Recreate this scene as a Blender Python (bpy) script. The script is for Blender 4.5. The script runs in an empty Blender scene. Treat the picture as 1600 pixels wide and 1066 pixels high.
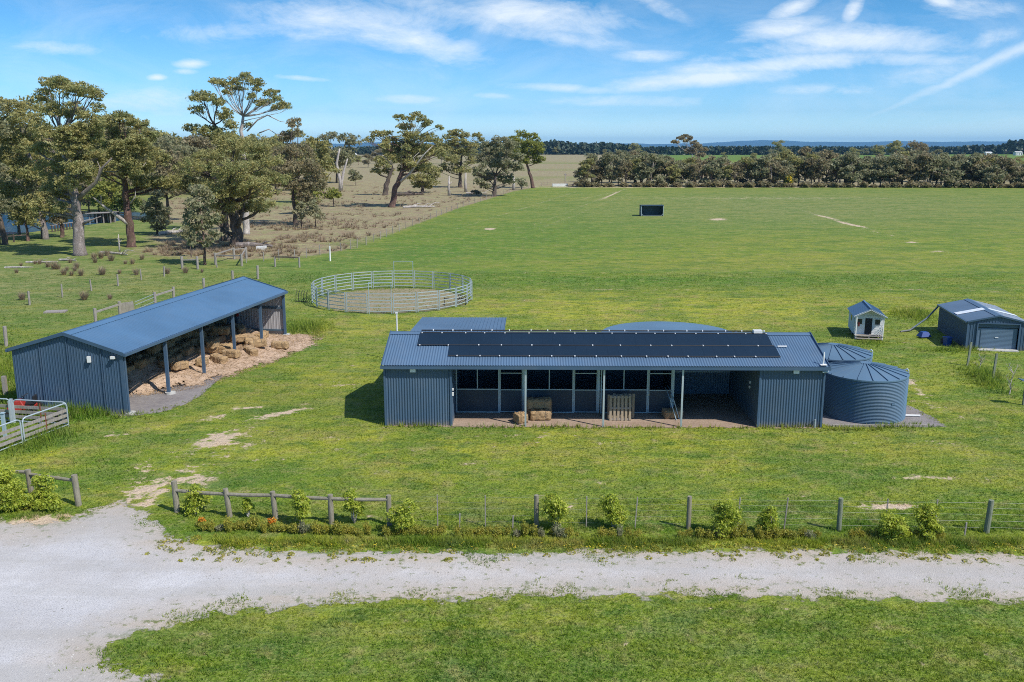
import bpy, math, random
import numpy as np
from mathutils import Vector
random.seed(7); RNG = np.random.default_rng(11)
SC = bpy.context.scene; COL = SC.collection
F = 1420.0; H = 13.0; PIT = math.radians(12.08)
CP, SP = math.cos(PIT), math.sin(PIT)

# ---------- reading the photograph's geometry -------------
def ray(px, py):
    u = (px-800)/F; v = (533-py)/F
    return Vector((u, CP+v*SP, -SP+v*CP))
def P(px, py, z=0.0):                 # where a pixel meets the level z
    d = ray(px, py); t = (z-H)/d.z
    return Vector((d.x*t, d.y*t, z))
def at(px, py, Y):                    # where a pixel meets the depth Y
    d = ray(px, py); t = Y/d.y
    return Vector((d.x*t, Y, H+d.z*t))
def proj(X, Y):                       # ground points -> pixels (numpy)
    zc = Y*CP + H*SP; yc = Y*SP - H*CP
    zc = np.maximum(zc, 0.5)
    return 800+F*X/zc, 533-F*yc/zc

# ---------- objects and properties -----------
def tag(o, label=None, cat=None, group=None, kind=None):
    if label: o['label'] = label
    if cat: o['category'] = cat
    if group: o['group'] = group
    if kind: o['kind'] = kind
    return o
def thing(name, label, cat, loc=(0,0,0), rz=0.0, group=None):
    o = bpy.data.objects.new(name, None); COL.objects.link(o)
    o.location = loc; o.rotation_euler = (0,0,rz); o.empty_display_size = .3
    return tag(o, label, cat, group)
def link_mesh(name, me, mat, parent=None):
    o = bpy.data.objects.new(name, me); COL.objects.link(o)
    if mat and not me.materials: me.materials.append(mat)
    if parent: o.parent = parent
    return o
def copy_tree(o, parent=None):
    c = o.copy(); COL.objects.link(c); c.parent = parent
    for ch in list(o.children): copy_tree(ch, c)
    return c

class MB:
    def __init__(s): s.v=[]; s.f=[]
    def add(s, vs, fs):
        n=len(s.v); s.v.extend([tuple(p) for p in vs]); s.f.extend([tuple(i+n for i in f) for f in fs]); return s
    def box(s, c, d, rz=0.0, ax=None):     # centre, full sizes
        hx,hy,hz = d[0]/2,d[1]/2,d[2]/2; vs=[]
        ca,sa=math.cos(rz),math.sin(rz)
        for z in (-hz,hz):
            for x,y in ((-hx,-hy),(hx,-hy),(hx,hy),(-hx,hy)):
                vs.append((c[0]+x*ca-y*sa, c[1]+x*sa+y*ca, c[2]+z))
        return s.add(vs,[(3,2,1,0),(4,5,6,7),(0,1,5,4),(1,2,6,5),(2,3,7,6),(3,0,4,7)])
    def bar(s, a, b, w, h=None, up=(0,0,1)):   # a beam from a to b
        h = w if h is None else h
        a=Vector(a); b=Vector(b); d=(b-a).normalized(); up=Vector(up)
        if abs(d.dot(up))>.98: up=Vector((0,1,0))
        x=d.cross(up).normalized()*w/2; y=x.cross(d).normalized()*h/2
        vs=[a-x-y,a+x-y,a+x+y,a-x+y,b-x-y,b+x-y,b+x+y,b-x+y]
        return s.add(vs,[(0,1,2,3),(7,6,5,4),(0,4,5,1),(1,5,6,2),(2,6,7,3),(3,7,4,0)])
    def tube(s, pts, rad, n=8, cap=True):
        pts=[Vector(p) for p in pts]
        if not hasattr(rad,'__len__'): rad=[rad]*len(pts)
        base=len(s.v); prev=None
        for i,p in enumerate(pts):
            d=(pts[min(i+1,len(pts)-1)]-pts[max(i-1,0)])
            d = d.normalized() if d.length>1e-9 else Vector((0,0,1))
            if prev is None:
                r=Vector((1,0,0)) if abs(d.x)<.9 else Vector((0,1,0))
                u=d.cross(r).normalized()
            else:
                u=(prev-d*prev.dot(d)); u = u.normalized() if u.length>1e-6 else d.cross(Vector((1,0,0))).normalized()
            prev=u; w=d.cross(u)
            for k in range(n):
                a=2*math.pi*k/n
                q=p+(u*math.cos(a)+w*math.sin(a))*rad[i]; s.v.append((q.x,q.y,q.z))
        for i in range(len(pts)-1):
            for k in range(n):
                k2=(k+1)%n
                s.f.append((base+i*n+k,base+i*n+k2,base+(i+1)*n+k2,base+(i+1)*n+k))
        if cap:
            s.f.append(tuple(base+k for k in range(n))[::-1]); m=base+(len(pts)-1)*n
            s.f.append(tuple(m+k for k in range(n)))
        return s
    def cyl(s, c, r, h, n=24, r2=None):
        return s.tube([c,(c[0],c[1],c[2]+h)],[r,r if r2 is None else r2],n)
    def build(s, name, mat, parent=None, local=False, smooth=False, bevel=0):
        if parent and not local:
            l=parent.location; vs=[(a-l.x,b-l.y,c-l.z) for a,b,c in s.v]
        else: vs=s.v
        me=bpy.data.meshes.new(name); me.from_pydata(vs,[],s.f); me.update()
        if smooth: me.polygons.foreach_set('use_smooth',[True]*len(me.polygons))
        o=link_mesh(name,me,mat,parent)
        if bevel:
            m=o.modifiers.new('bevel','BEVEL'); m.width=bevel; m.segments=1
        return o

def np_mesh(name, V, Fc, mat, parent=None, attrs=None, smooth=False):
    """V (n,3), Fc (m,k) with k 3 or 4"""
    me=bpy.data.meshes.new(name); V=np.asarray(V,dtype=np.float32); Fc=np.asarray(Fc,dtype=np.int32)
    me.vertices.add(len(V)); me.vertices.foreach_set('co',V.ravel())
    m,k=Fc.shape
    me.loops.add(m*k); me.loops.foreach_set('vertex_index',Fc.ravel())
    me.polygons.add(m); me.polygons.foreach_set('loop_start',np.arange(0,m*k,k,dtype=np.int32))
    me.polygons.foreach_set('loop_total',np.full(m,k,dtype=np.int32))
    if smooth: me.polygons.foreach_set('use_smooth',np.ones(m,dtype=bool))
    me.update(calc_edges=True)
    if attrs:
        for n_,a in attrs.items():
            at_=me.attributes.new(n_,'FLOAT','POINT'); at_.data.foreach_set('value',np.asarray(a,dtype=np.float32))
    return link_mesh(name,me,mat,parent)

# ---------- node helpers ----------
class NT:
    def __init__(s, name):
        s.m=bpy.data.materials.new(name); s.m.use_nodes=True; s.t=s.m.node_tree; s.t.nodes.clear()
        s.out=s.n('ShaderNodeOutputMaterial')
    def n(s, typ, **kw):
        x=s.t.nodes.new(typ)
        for k,v in kw.items(): setattr(x,k,v)
        return x
    def l(s,a,b): s.t.links.new(a,b)
    def put(s, sock, v):
        if hasattr(v,'is_linked') or isinstance(v,bpy.types.NodeSocket): s.l(v,sock)
        elif isinstance(v,(tuple,list)) and len(v)==3 and sock.type=='RGBA': sock.default_value=(*v,1)
        else: sock.default_value=v
    def math(s,op,a,b=0.0,c=None,clamp=False):
        x=s.n('ShaderNodeMath',operation=op,use_clamp=clamp); s.put(x.inputs[0],a); s.put(x.inputs[1],b)
        if c is not None: s.put(x.inputs[2],c)
        return x.outputs[0]
    def mix(s,fac,a,b,mode='MIX'):
        x=s.n('ShaderNodeMix',data_type='RGBA',blend_type=mode,clamp_factor=True)
        s.put(x.inputs[0],fac); s.put(x.inputs[6],a); s.put(x.inputs[7],b); return x.outputs[2]
    def pos(s): return s.n('ShaderNodeNewGeometry').outputs['Position']
    def obj(s): return s.n('ShaderNodeTexCoord').outputs['Object']
    def noise(s,vec,scale,detail=3,rough=.55,sc=None,dist=0.0):
        if sc:
            mp=s.n('ShaderNodeMapping'); s.l(vec,mp.inputs[0]); mp.inputs['Scale'].default_value=sc; vec=mp.outputs[0]
        x=s.n('ShaderNodeTexNoise'); s.l(vec,x.inputs['Vector']); x.inputs['Scale'].default_value=scale
        x.inputs['Detail'].default_value=detail; x.inputs['Roughness'].default_value=rough; x.inputs['Distortion'].default_value=dist
        return x.outputs['Fac']
    def ramp(s,fac,lo,hi,a=0.0,b=1.0):
        x=s.n('ShaderNodeMapRange'); s.put(x.inputs[0],fac)
        for i,v in enumerate((lo,hi,a,b)): x.inputs[i+1].default_value=v
        return x.outputs[0]
    def attr(s,name): return s.n('ShaderNodeAttribute',attribute_name=name).outputs['Fac']
    def bump(s,h,strength,dist):
        x=s.n('ShaderNodeBump'); x.inputs['Strength'].default_value=strength; x.inputs['Distance'].default_value=dist
        s.l(h,x.inputs['Height']); return x.outputs[0]
    def bsdf(s,col,rough=.8,metal=0.0,normal=None,spec=.5,transl=None,alpha=None):
        b=s.n('ShaderNodeBsdfPrincipled'); s.put(b.inputs['Base Color'],col); s.put(b.inputs['Roughness'],rough)
        s.put(b.inputs['Metallic'],metal); b.inputs['Specular IOR Level'].default_value=spec
        if normal: s.l(normal,b.inputs['Normal'])
        o=b.outputs[0]
        if transl:
            t=s.n('ShaderNodeBsdfTranslucent'); s.put(t.inputs[0],transl[1]); mx=s.n('ShaderNodeMixShader')
            mx.inputs[0].default_value=transl[0]; s.l(o,mx.inputs[1]); s.l(t.outputs[0],mx.inputs[2]); o=mx.outputs[0]
        if alpha is not None:
            t=s.n('ShaderNodeBsdfTransparent'); mx=s.n('ShaderNodeMixShader'); s.put(mx.inputs[0],alpha)
            s.l(t.outputs[0],mx.inputs[1]); s.l(o,mx.inputs[2]); o=mx.outputs[0]
        s.l(o,s.out.inputs[0]); return s.m

def paint(name, col, rough=.45, dirt=(.25,.22,.17), amt=.25, scale=1.2, metal=0.0, spec=.5):
    t=NT(name); p=t.pos()
    n=t.noise(p,scale,5,.6); n2=t.noise(p,scale*9,3,.6); n3=t.noise(p,scale*.35,2)
    c=t.mix(t.math('MULTIPLY',t.ramp(n,.45,.75),amt),col,dirt)
    if name.endswith('_wall'):
        sz=t.n('ShaderNodeSeparateXYZ'); t.l(p,sz.inputs[0]); mud=t.math('MULTIPLY',t.ramp(t.math('ADD',sz.outputs[2],t.math('MULTIPLY',n2,-.45)),.12,-.22),.55); c=t.mix(mud,c,(.28,.22,.15))
    dk=tuple(x*.72 for x in col)
    c=t.mix(t.math('MULTIPLY',t.ramp(n3,.35,.7),.5),c,dk)
    return t.bsdf(c,t.ramp(n2,.3,.7,max(.05,rough-.1),rough+.12),metal,spec=spec)
def wood(name, a, b, scale=3.0):
    t=NT(name); p=t.pos()
    n=t.noise(p,scale,5,.65,sc=(4,4,.8)); n2=t.noise(p,scale*8,3,.6,sc=(3,3,.6)); n3=t.noise(p,.8,2)
    c=t.mix(t.ramp(n,.35,.65),a,b); c=t.mix(t.math('MULTIPLY',t.ramp(n2,.45,.7),.5),c,tuple(x*.4 for x in a))
    c=t.mix(t.math('MULTIPLY',t.ramp(n3,.5,.7),.3),c,(.22,.2,.1))
    if name.endswith('bark'): n4=t.noise(p,2.2,5,.7,sc=(1,1,.35)); c=t.mix(t.math('MULTIPLY',t.ramp(n4,.54,.62),.55),c,tuple(min(.75,x*2.0) for x in b)); return t.bsdf(c,.9,normal=t.bump(n2,.9,.15))
    return t.bsdf(c,.85,normal=t.bump(n2,.4,.02))
def leafmat(name, a, b, c3=None, trans=.45, scale=.35):
    t=NT(name); p=t.pos()
    n=t.noise(p,scale,3,.6); n2=t.noise(p,scale*7,2,.6); 
    c=t.mix(t.ramp(n,.35,.65),a,b)
    n3=t.noise(p,scale*3.1,3,.7); m_=sum(a)/3
    c=t.mix(t.math('MULTIPLY',t.ramp(n3,.53,.66),.55),c,(m_*1.75,m_*1.42,m_*.42)); c=t.mix(t.math('MULTIPLY',t.ramp(n3,.47,.36),.55),c,(m_*.72,m_*1.08,m_*.42))
    c=t.mix(t.math('MULTIPLY',t.ramp(n2,.42,.62),.55),c,c3 or tuple(x*.5 for x in a)); c=t.mix(t.math('MULTIPLY',t.ramp(t.noise(p,scale*17,2,.6),.56,.68),.5),c,(min(1,a[0]*1.6),min(1,a[1]*1.6),a[2]*1.5))
    return t.bsdf(c,.55,transl=(trans,c),spec=.35)
def plain(name,col,rough=.6,metal=0.0,bumpy=0):
    t=NT(name); p=t.pos(); n=t.noise(p,5,4,.6)
    c=t.mix(t.ramp(n,.3,.7),tuple(x*.8 for x in col),tuple(min(1,x*1.15) for x in col))
    return t.bsdf(c,rough,metal,normal=t.bump(t.noise(p,20,3),.3,bumpy) if bumpy else None)

M={}
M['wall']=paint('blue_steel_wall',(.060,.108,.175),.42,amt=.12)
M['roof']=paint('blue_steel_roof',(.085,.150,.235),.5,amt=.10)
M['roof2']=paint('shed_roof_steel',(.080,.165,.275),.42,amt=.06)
M['trim']=paint('steel_trim',(.055,.105,.175),.4,amt=.1)
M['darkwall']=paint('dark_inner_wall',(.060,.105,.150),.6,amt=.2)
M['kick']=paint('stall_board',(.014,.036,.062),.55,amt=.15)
M['galv']=paint('galvanised_steel',(.46,.53,.57),.42,metal=.35,amt=.15)
M['frame']=paint('pale_blue_frame',(.38,.50,.56),.45,metal=.2,amt=.12)
M['greywall']=paint('zinc_inner_wall',(.42,.41,.42),.55,amt=.25)
M['mat']=paint('black_heating_mat',(.009,.024,.046),.6,amt=.08,dirt=(.05,.06,.08),scale=.8,spec=.15)
M['white']=paint('white_paint',(.75,.75,.73),.5,amt=.2)
M['tank']=paint('blue_tank_steel',(.085,.15,.22),.58,amt=.1,spec=.3)
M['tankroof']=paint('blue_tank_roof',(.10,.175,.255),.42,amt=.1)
M['concrete']=plain('concrete',(.45,.44,.41),.9)
M['darkgap']=plain('dark_rubber',(.012,.014,.016),.7)
M['post']=wood('treated_pine',(.20,.18,.13),(.30,.27,.21))
M['oldwood']=wood('weathered_wood',(.24,.21,.19),(.36,.33,.30))
M['pallet']=wood('pallet_wood',(.42,.33,.22),(.30,.24,.17))
M['gpost']=wood('green_treated_post',(.15,.18,.12),(.24,.26,.19))
M['red']=plain('red_paint',(.30,.03,.02),.5)
M['barnred']=plain('faded_red_cladding',(.22,.07,.08),.7)
M['bluep']=plain('blue_plastic',(.015,.06,.25),.4)
M['black']=plain('black_plastic',(.02,.02,.022),.6)
M['glass']=plain('dark_window_glass',(.03,.035,.04),.12)
M['wire']=plain('fence_wire',(.22,.23,.22),.5,.6)
M['skylight']=plain('clear_roof_sheet',(.72,.76,.80),.35)
M['door']=paint('roller_door_steel',(.13,.20,.29),.4,amt=.1)
M['cubby']=paint('pale_blue_weatherboard',(.42,.52,.58),.6,amt=.15)
M['bark_grey']=wood('grey_bark',(.22,.18,.165),(.33,.28,.26),1.2)
M['bark_dark']=wood('dark_bark',(.075,.055,.045),(.15,.11,.09),1.5)
M['bark_red']=wood('red_brown_bark',(.10,.052,.042),(.17,.10,.08),1.5)
M['bark_white']=wood('white_bark',(.55,.50,.46),(.40,.35,.32),.8)
M['leaf_olive']=leafmat('olive_leaves',(.43,.385,.15),(.29,.305,.12))
M['leaf_grey']=leafmat('grey_green_leaves',(.29,.30,.165),(.365,.33,.20))
M['leaf_brown']=leafmat('brown_green_leaves',(.36,.29,.17),(.26,.235,.135))
M['leaf_yellow']=leafmat('yellow_green_leaves',(.33,.34,.06),(.22,.25,.06))
M['leaf_pine']=leafmat('pine_needles',(.035,.06,.036),(.05,.08,.042),trans=.15,scale=.02)
M['leaf_shrub']=leafmat('bright_shrub_leaves',(.40,.47,.045),(.29,.38,.03),(.58,.60,.10),scale=1.5)
M['leaf_gold']=leafmat('golden_shrub_leaves',(.38,.35,.05),(.25,.29,.04),(.50,.42,.07),scale=2)
M['flower']=plain('orange_flowers',(.75,.22,.01),.7)
M['wattle']=plain('yellow_blossom',(.62,.45,.02),.8)
M['tussock']=leafmat('brown_rush',(.46,.34,.25),(.33,.24,.17),scale=1)
def strawmat():
    t=NT('straw'); p=t.pos()
    n=t.noise(p,2.2,5,.7); n2=t.noise(p,18,3,.7,sc=(1,1,2.5)); n3=t.noise(p,.5,2)
    c=t.mix(t.ramp(n,.35,.65),(.33,.21,.10),(.50,.34,.17)); c=t.mix(t.math('MULTIPLY',t.ramp(n2,.45,.65),.7),c,(.29,.20,.12))
    c=t.mix(t.math('MULTIPLY',t.ramp(n3,.5,.65),.5),c,(.36,.25,.16))
    return t.bsdf(c,.9,normal=t.bump(n2,.9,.06))
M['straw']=strawmat()
SKY_LO=(.56,.90,1.42); SKY_HI=(.17,.51,.77); CLOUD=(7.2,7.6,7.9); HAZE_COL=(.28,.62,1.0,1); HAZE_D=4.6e-5
def vnoise(X,Y,s,seed=0):
    X=X/s+seed*17.3; Y=Y/s+seed*9.1; xi=np.floor(X); yi=np.floor(Y); fx=X-xi; fy=Y-yi
    fx=fx*fx*(3-2*fx); fy=fy*fy*(3-2*fy)
    def h(a,b): v=np.sin(a*127.1+b*311.7)*43758.5453; return v-np.floor(v)
    return (h(xi,yi)*(1-fx)+h(xi+1,yi)*fx)*(1-fy)+(h(xi,yi+1)*(1-fx)+h(xi+1,yi+1)*fx)*fy
# ---------- ground: weights from soft world-fixed shapes ----------
def gell(px,py,cx,cy,rx,ry,sl=0.0):
    dx=px-cx; dy=py-cy-sl*dx
    return np.exp(-((dx/rx)**2+(dy/ry)**2))
def vn0(X,Y,s,seed=0): return vnoise(X,Y,s,seed)
def polyline_y(px, pts):
    xs=[p[0] for p in pts]; ys=[p[1] for p in pts]; return np.interp(px,xs,ys)
def sst(a,lo,hi):
    t=np.clip((a-lo)/(hi-lo),0,1); return t*t*(3-2*t)
PAD=[(-400,470),(150,432),(250,424),(330,416),(400,410),(480,403),(560,388),(640,356),(720,325),(800,300),(870,287),(905,280),(1000,200)]
def weights(X,Y):
    px,py=proj(X,Y); n=np.zeros_like(px)
    dY=np.gradient(np.array(PAD)[:,1]) # unused
    b=polyline_y(px,PAD)
    k=np.clip((py-229)/60,.05,3)
    inpad=sst(b-py,-1.5*k,2.5*k)*sst(960-px,0,60)
    brown=np.maximum.reduce([gell(px,py,400,392,170,12),gell(px,py,520,345,210,32,-.12),gell(px,py,700,312,150,16,-.1),gell(px,py,300,330,70,22)*.8,
        gell(px,py,560,290,320,26)*.8, gell(px,py,300,372,60,12), gell(px,py,620,375,80,12,-.4), gell(px,py,800,296,80,7,-.2)])
    dry=inpad*np.clip(brown*1.5,0,1)
    # far belt of dry pasture behind the trees
    farp=sst(293-py,0,3)
    dry=np.maximum(dry, farp*sst(1010-px,0,60)*np.clip(.25+.9*vn0(X*.25,Y,38,3),0,.9))
    dry=np.maximum(dry, sst(292.5-py,0,2)*sst(py-252,-2,6)*sst(px-900,0,30)*.7)
    pale=inpad*(1-dry)*.75
    pale=np.maximum(pale, gell(px,py,80,440,360,65)*1.0,gell(px,py,150,350,260,45)*.9)
    pale=np.maximum(pale, gell(px,py,1250,325,420,32)*.85,gell(px,py,1050,300,500,14)*.7)
    lush=np.maximum.reduce([gell(px,py,470,425,190,28)*1.3*sst(py-b,0,8), gell(px,py,760,385,420,40,-.1)*1.0*sst(py-b,0,6),gell(px,py,860,373,90,5)*.9,
        gell(px,py,475,515,35,14),gell(px,py,700,425,200,18)*.7,gell(px,py,1050,438,560,12)*1.0,gell(px,py,900,1040,900,60)*.45,gell(px,py,1250,970,300,12)*.35,gell(px,py,60,640,50,50)*.8,gell(px,py,120,655,90,14),
        gell(px,py,1425,492,45,9,.2)*1.0, gell(px,py,700,330,180,30,-.5)*.5*sst(py-b,0,6),gell(px,py,180,735,80,25)*.7,
        gell(px,py,1540,590,40,16,.4),gell(px,py,1395,640,30,20),gell(px,py,px,848,1,9)*sst(px,250,330)*.7,gell(px,py,1250,350,300,6)*.5, gell(px,py,1060,341,40,2)*.8,
        gell(px,py,10,460,200,12)*.0])
    lush=np.maximum(lush, sst(251-py,0,1)*sst(py-239,0,2)*sst(px-990,0,30)*1.0)
    mown=np.maximum.reduce([gell(px,py,1050,484,470,24)*1.25, gell(px,py,560,510,90,20)*.9,gell(px,py,160,690,160,6,-.25)*1.3,gell(px,py,800,700,700,40)*.75,gell(px,py,480,700,160,26)*.7,gell(px,py,1400,620,200,60)*.5,
        gell(px,py,260,750,60,30)*.8,gell(px,py,1520,560,110,40)*.4,gell(px,py,540,580,110,30)*.45,gell(px,py,440,820,110,12)*.6,gell(px,py,900,430,200,18)*.4,gell(px,py,60,720,60,14)*.8,gell(px,py,px,848,1,11)*sst(px,250,330)*.75])
    edge=py-452-3*np.sin(px*.02)
    mown=np.where((px>720),mown*sst(edge,-2,5)+.25*gell(px,py,1200,400,500,30),mown)
    bare=np.maximum.reduce([gell(px,py,430,648,60,3.5,-.18),gell(px,py,385,638,28,3)*.8,gell(px,py,345,688,45,16,-.1)*.75,gell(px,py,178,680,16,4)*.9,
        gell(px,py,240,768,28,26,-.6)*.8,gell(px,py,200,778,30,12,-.8)*.8,gell(px,py,305,750,60,14)*.6,gell(px,py,1385,793,50,5)*.9,gell(px,py,1440,748,60,3)*.75,
        gell(px,py,1545,745,26,3)*.8,gell(px,py,940,756,40,5)*.6,gell(px,py,890,790,26,6)*.5,gell(px,py,1430,605,24,7,.9)*.6,gell(px,py,1470,640,40,5,.4)*.6,
        gell(px,py,1122,343,13,1.6)*1.1,gell(px,py,1423,379,9,1.2)*1.1,gell(px,py,1465,393,10,1.2)*1.1,
        gell(px,py,1320,348,60,1.5,.28)*1.1,gell(px,py,955,305,22,1.2,-.45)*.9,gell(px,py,765,358,8,2),
        gell(px,py,1440,690,200,8)*.2,gell(px,py,900,690,500,8)*.15,gell(px,py,40,826,80,12,-.15)*1.3,gell(px,py,1200,310,300,3)*.35,gell(px,py,1000,453,900,.8)*.3,
        gell(px,py,1100,292.5,420,.9)*.9,gell(px,py,330,655,50,5,-.3)*.45,gell(px,py,360,700,55,16,-.3)*.45,gell(px,py,290,735,60,14,-.3)*.45,gell(px,py,400,720,60,10)*.3,gell(px,py,175,800,50,10,-.2)*.5,gell(px,py,300,700,40,8,-.6)*.45,gell(px,py,225,740,20,22,-.5)*.5,gell(px,py,520,600,50,4,.15)*.35,gell(px,py,840,678,120,4)*.35,gell(px,py,600,700,120,5,.03)*.3,gell(px,py,230,610,60,12)*0])
    # wheel tracks across the far paddock
    for (x0,y0,x1,y1) in ((835,352,965,300),(848,356,985,302),(835,352,850,362),(905,312,980,296)):
        t=np.clip(((px-x0)*(x1-x0)+(py-y0)*(y1-y0)*6)/((x1-x0)**2+6*(y1-y0)**2),0,1)
        dd=np.hypot(px-(x0+t*(x1-x0)),(py-(y0+t*(y1-y0)))*2.2); bare=np.maximum(bare,np.exp(-(dd/1.7)**2)*.36)
    for (x0,y0,x1,y1) in ((700,362,900,300),):
        t=np.clip(((px-x0)*(x1-x0)+(py-y0)*(y1-y0)*6)/((x1-x0)**2+6*(y1-y0)**2),0,1)
        dd=np.hypot(px-(x0+t*(x1-x0)),(py-(y0+t*(y1-y0)))*2.2); bare=np.maximum(bare,np.exp(-(dd/2.2)**2)*.35)
    return dict(w_dry=np.clip(dry,0,1),w_pale=np.clip(pale,0,1),w_lush=np.clip(lush,0,1),w_mown=np.clip(mown,0,1),w_bare=np.clip(bare,0,1.3))

def grass_colour(t,p):
    nb=t.noise(p,.045,4,.6); nm=t.noise(p,.36,5,.7,sc=(.8,1.5,1)); nf=t.noise(p,2.2,4,.7); nv=t.noise(p,9,3,.7); nq=t.noise(p,.9,4,.65)
    c=t.mix(t.ramp(nm,.40,.60),(.095,.190,.013),(.255,.290,.024))
    c=t.mix(t.math('MULTIPLY',t.ramp(nb,.4,.62),.45),c,(.120,.205,.022))
    ny=t.noise(p,1.0,5,.65,sc=(.012,.075,1)); nz=t.noise(p,1.0,4,.7,sc=(.07,.30,1))
    c=t.mix(t.math('MULTIPLY',t.ramp(ny,.46,.60),.6),c,(.235,.240,.030)); c=t.mix(t.math('MULTIPLY',t.ramp(ny,.50,.36),.5),c,(.060,.155,.012)); c=t.mix(t.math('MULTIPLY',t.ramp(nz,.54,.68),.40),c,(.27,.27,.085))
    c=t.mix(t.math('MULTIPLY',t.attr('w_lush'),.85),c,t.mix(t.ramp(nq,.35,.65),(.042,.145,.008),(.095,.225,.014)))
    c=t.mix(t.math('MULTIPLY',t.attr('w_mown'),.85),c,t.mix(t.ramp(nm,.35,.62),(.27,.315,.020),(.46,.42,.045)))
    c=t.mix(t.math('MULTIPLY',t.attr('w_pale'),.9),c,t.mix(t.ramp(nq,.35,.65),(.150,.190,.060),(.275,.270,.125)))
    npch=t.noise(p,.16,4,.7,sc=(.8,1.3,1)); nq2=t.noise(p,.62,4,.75,sc=(.7,1.4,1))
    c=t.mix(t.math('MULTIPLY',t.ramp(npch,.50,.40),.65),c,(.075,.155,.018)); c=t.mix(t.math('MULTIPLY',t.ramp(npch,.53,.63),.55),c,(.235,.235,.045)); c=t.mix(t.math('MULTIPLY',t.ramp(nq2,.47,.38),.7),c,(.045,.120,.010)); c=t.mix(t.math('MULTIPLY',t.ramp(nq2,.56,.66),.5),c,(.290,.255,.095))
    nbr=t.noise(p,.28,4,.75); c=t.mix(t.math('MULTIPLY',t.math('MULTIPLY',t.ramp(nbr,.54,.66),t.ramp(t.attr('w_mown'),.05,.6)),.7),c,(.36,.27,.10)); c=t.mix(t.math('MULTIPLY',t.ramp(nbr,.46,.34),.4),c,(.115,.165,.060))
    # straw-coloured thatch where noise peaks
    c=t.mix(t.math('MULTIPLY',t.ramp(t.math('ADD',nq,t.math('MULTIPLY',nf,.5)),.80,.96),.6),c,(.40,.33,.13))
    c=t.mix(t.math('MULTIPLY',t.ramp(nf,.45,.72),.6),c,(.052,.100,.014)); c=t.mix(t.math('MULTIPLY',t.ramp(t.noise(p,1.5,4,.7,sc=(.6,1.6,1)),.5,.68),.32),c,(.165,.225,.085))
    c=t.mix(t.math('MULTIPLY',t.ramp(nv,.50,.66),.45),c,(.35,.36,.12)); c=t.mix(t.math('MULTIPLY',t.ramp(nv,.47,.34),.55),c,(.045,.075,.015))
    d=t.math('ADD',t.math('MULTIPLY',t.attr('w_dry'),1.25),t.math('MULTIPLY',t.math('SUBTRACT',nq,.5),1.3))
    dryc=t.mix(t.ramp(nf,.35,.65),(.315,.225,.145),(.205,.155,.098)); dryc=t.mix(t.ramp(nm,.42,.62),dryc,(.32,.31,.15))
    dryc=t.mix(t.math('MULTIPLY',t.ramp(t.noise(p,.8,3,.7),.56,.62),.75),dryc,(.17,.13,.09)); dryc=t.mix(t.math('MULTIPLY',t.ramp(t.noise(p,.35,4,.7),.55,.66),.8),dryc,(.20,.245,.08))
    dryc=t.mix(t.math('MULTIPLY',t.ramp(nv,.52,.66),.35),dryc,(.50,.41,.29)); dryc=t.mix(t.math('MULTIPLY',t.ramp(t.noise(p,4.2,4,.75),.54,.62),.6),dryc,(.14,.11,.07)); c=t.mix(t.ramp(d,.3,.75),c,dryc)
    bb=t.math('ADD',t.attr('w_bare'),t.math('MULTIPLY',t.math('SUBTRACT',t.math('ADD',t.math('MULTIPLY',nf,.5),t.math('MULTIPLY',nq2,.5)),.5),3.6))
    barec=t.mix(t.ramp(nv,.35,.7),(.58,.46,.33),(.42,.32,.22))
    c=t.mix(t.ramp(bb,.42,.62),c,barec)
    return c,nf,nv,nq
def groundmat():
    t=NT('pasture'); p=t.pos(); c,nf,nv,nq=grass_colour(t,p)
    h=t.math('ADD',t.math('MULTIPLY',nf,.5),t.math('MULTIPLY',nv,.25)); h=t.math('ADD',h,t.math('MULTIPLY',nq,.6))
    return t.bsdf(c,.9,normal=t.bump(h,.9,.30),spec=.15)
def blademat():
    t=NT('grass_blades'); p=t.pos(); c,*_=grass_colour(t,p); 
    
    g=t.n('ShaderNodeNewGeometry'); vm=t.n('ShaderNodeVectorMath',operation='SCALE'); t.l(g.outputs['Normal'],vm.inputs[0]); vm.inputs['Scale'].default_value=.45
    va=t.n('ShaderNodeVectorMath',operation='ADD'); t.l(vm.outputs[0],va.inputs[0]); va.inputs[1].default_value=(0,0,.8); vn=t.n('ShaderNodeVectorMath',operation='NORMALIZE'); t.l(va.outputs[0],vn.inputs[0])
    c=t.mix(1.0,c,(1.45,1.45,1.35),'MULTIPLY')
    return t.bsdf(c,.75,transl=(.5,c),spec=.1)
M['ground']=groundmat(); M['blade']=blademat()

def geo(a,b,step,grow):
    out=[a]; s=step
    while out[-1]<b: out.append(out[-1]+s); s*=grow
    return out
ys=[-60,-40,-25,-10,0,8,14]+list(np.arange(18,96,.5))+geo(96,400,.6,1.012)[0:]+geo(420,26000,12,1.07)
ys=sorted(set(round(float(v),3) for v in ys))
xr=list(np.arange(0,36,.5))+geo(36,200,.6,1.03)+geo(215,20000,15,1.11)
xr=sorted(set(round(float(v),3) for v in xr)); xs=[-v for v in xr[::-1] if v>0]+xr
Xg,Yg=np.meshgrid(np.array(xs),np.array(ys)); nx,ny=len(xs),len(ys)
i=np.arange(nx*ny).reshape(ny,nx); Fg=np.stack([i[:-1,:-1],i[:-1,1:],i[1:,1:],i[1:,:-1]],-1).reshape(-1,4)
V=np.stack([Xg.ravel(),Yg.ravel(),np.zeros(nx*ny)],-1)
g=np_mesh('ground',V,Fg,M['ground'],attrs=weights(Xg.ravel(),Yg.ravel()),smooth=True); tag(g,kind='structure')

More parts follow.
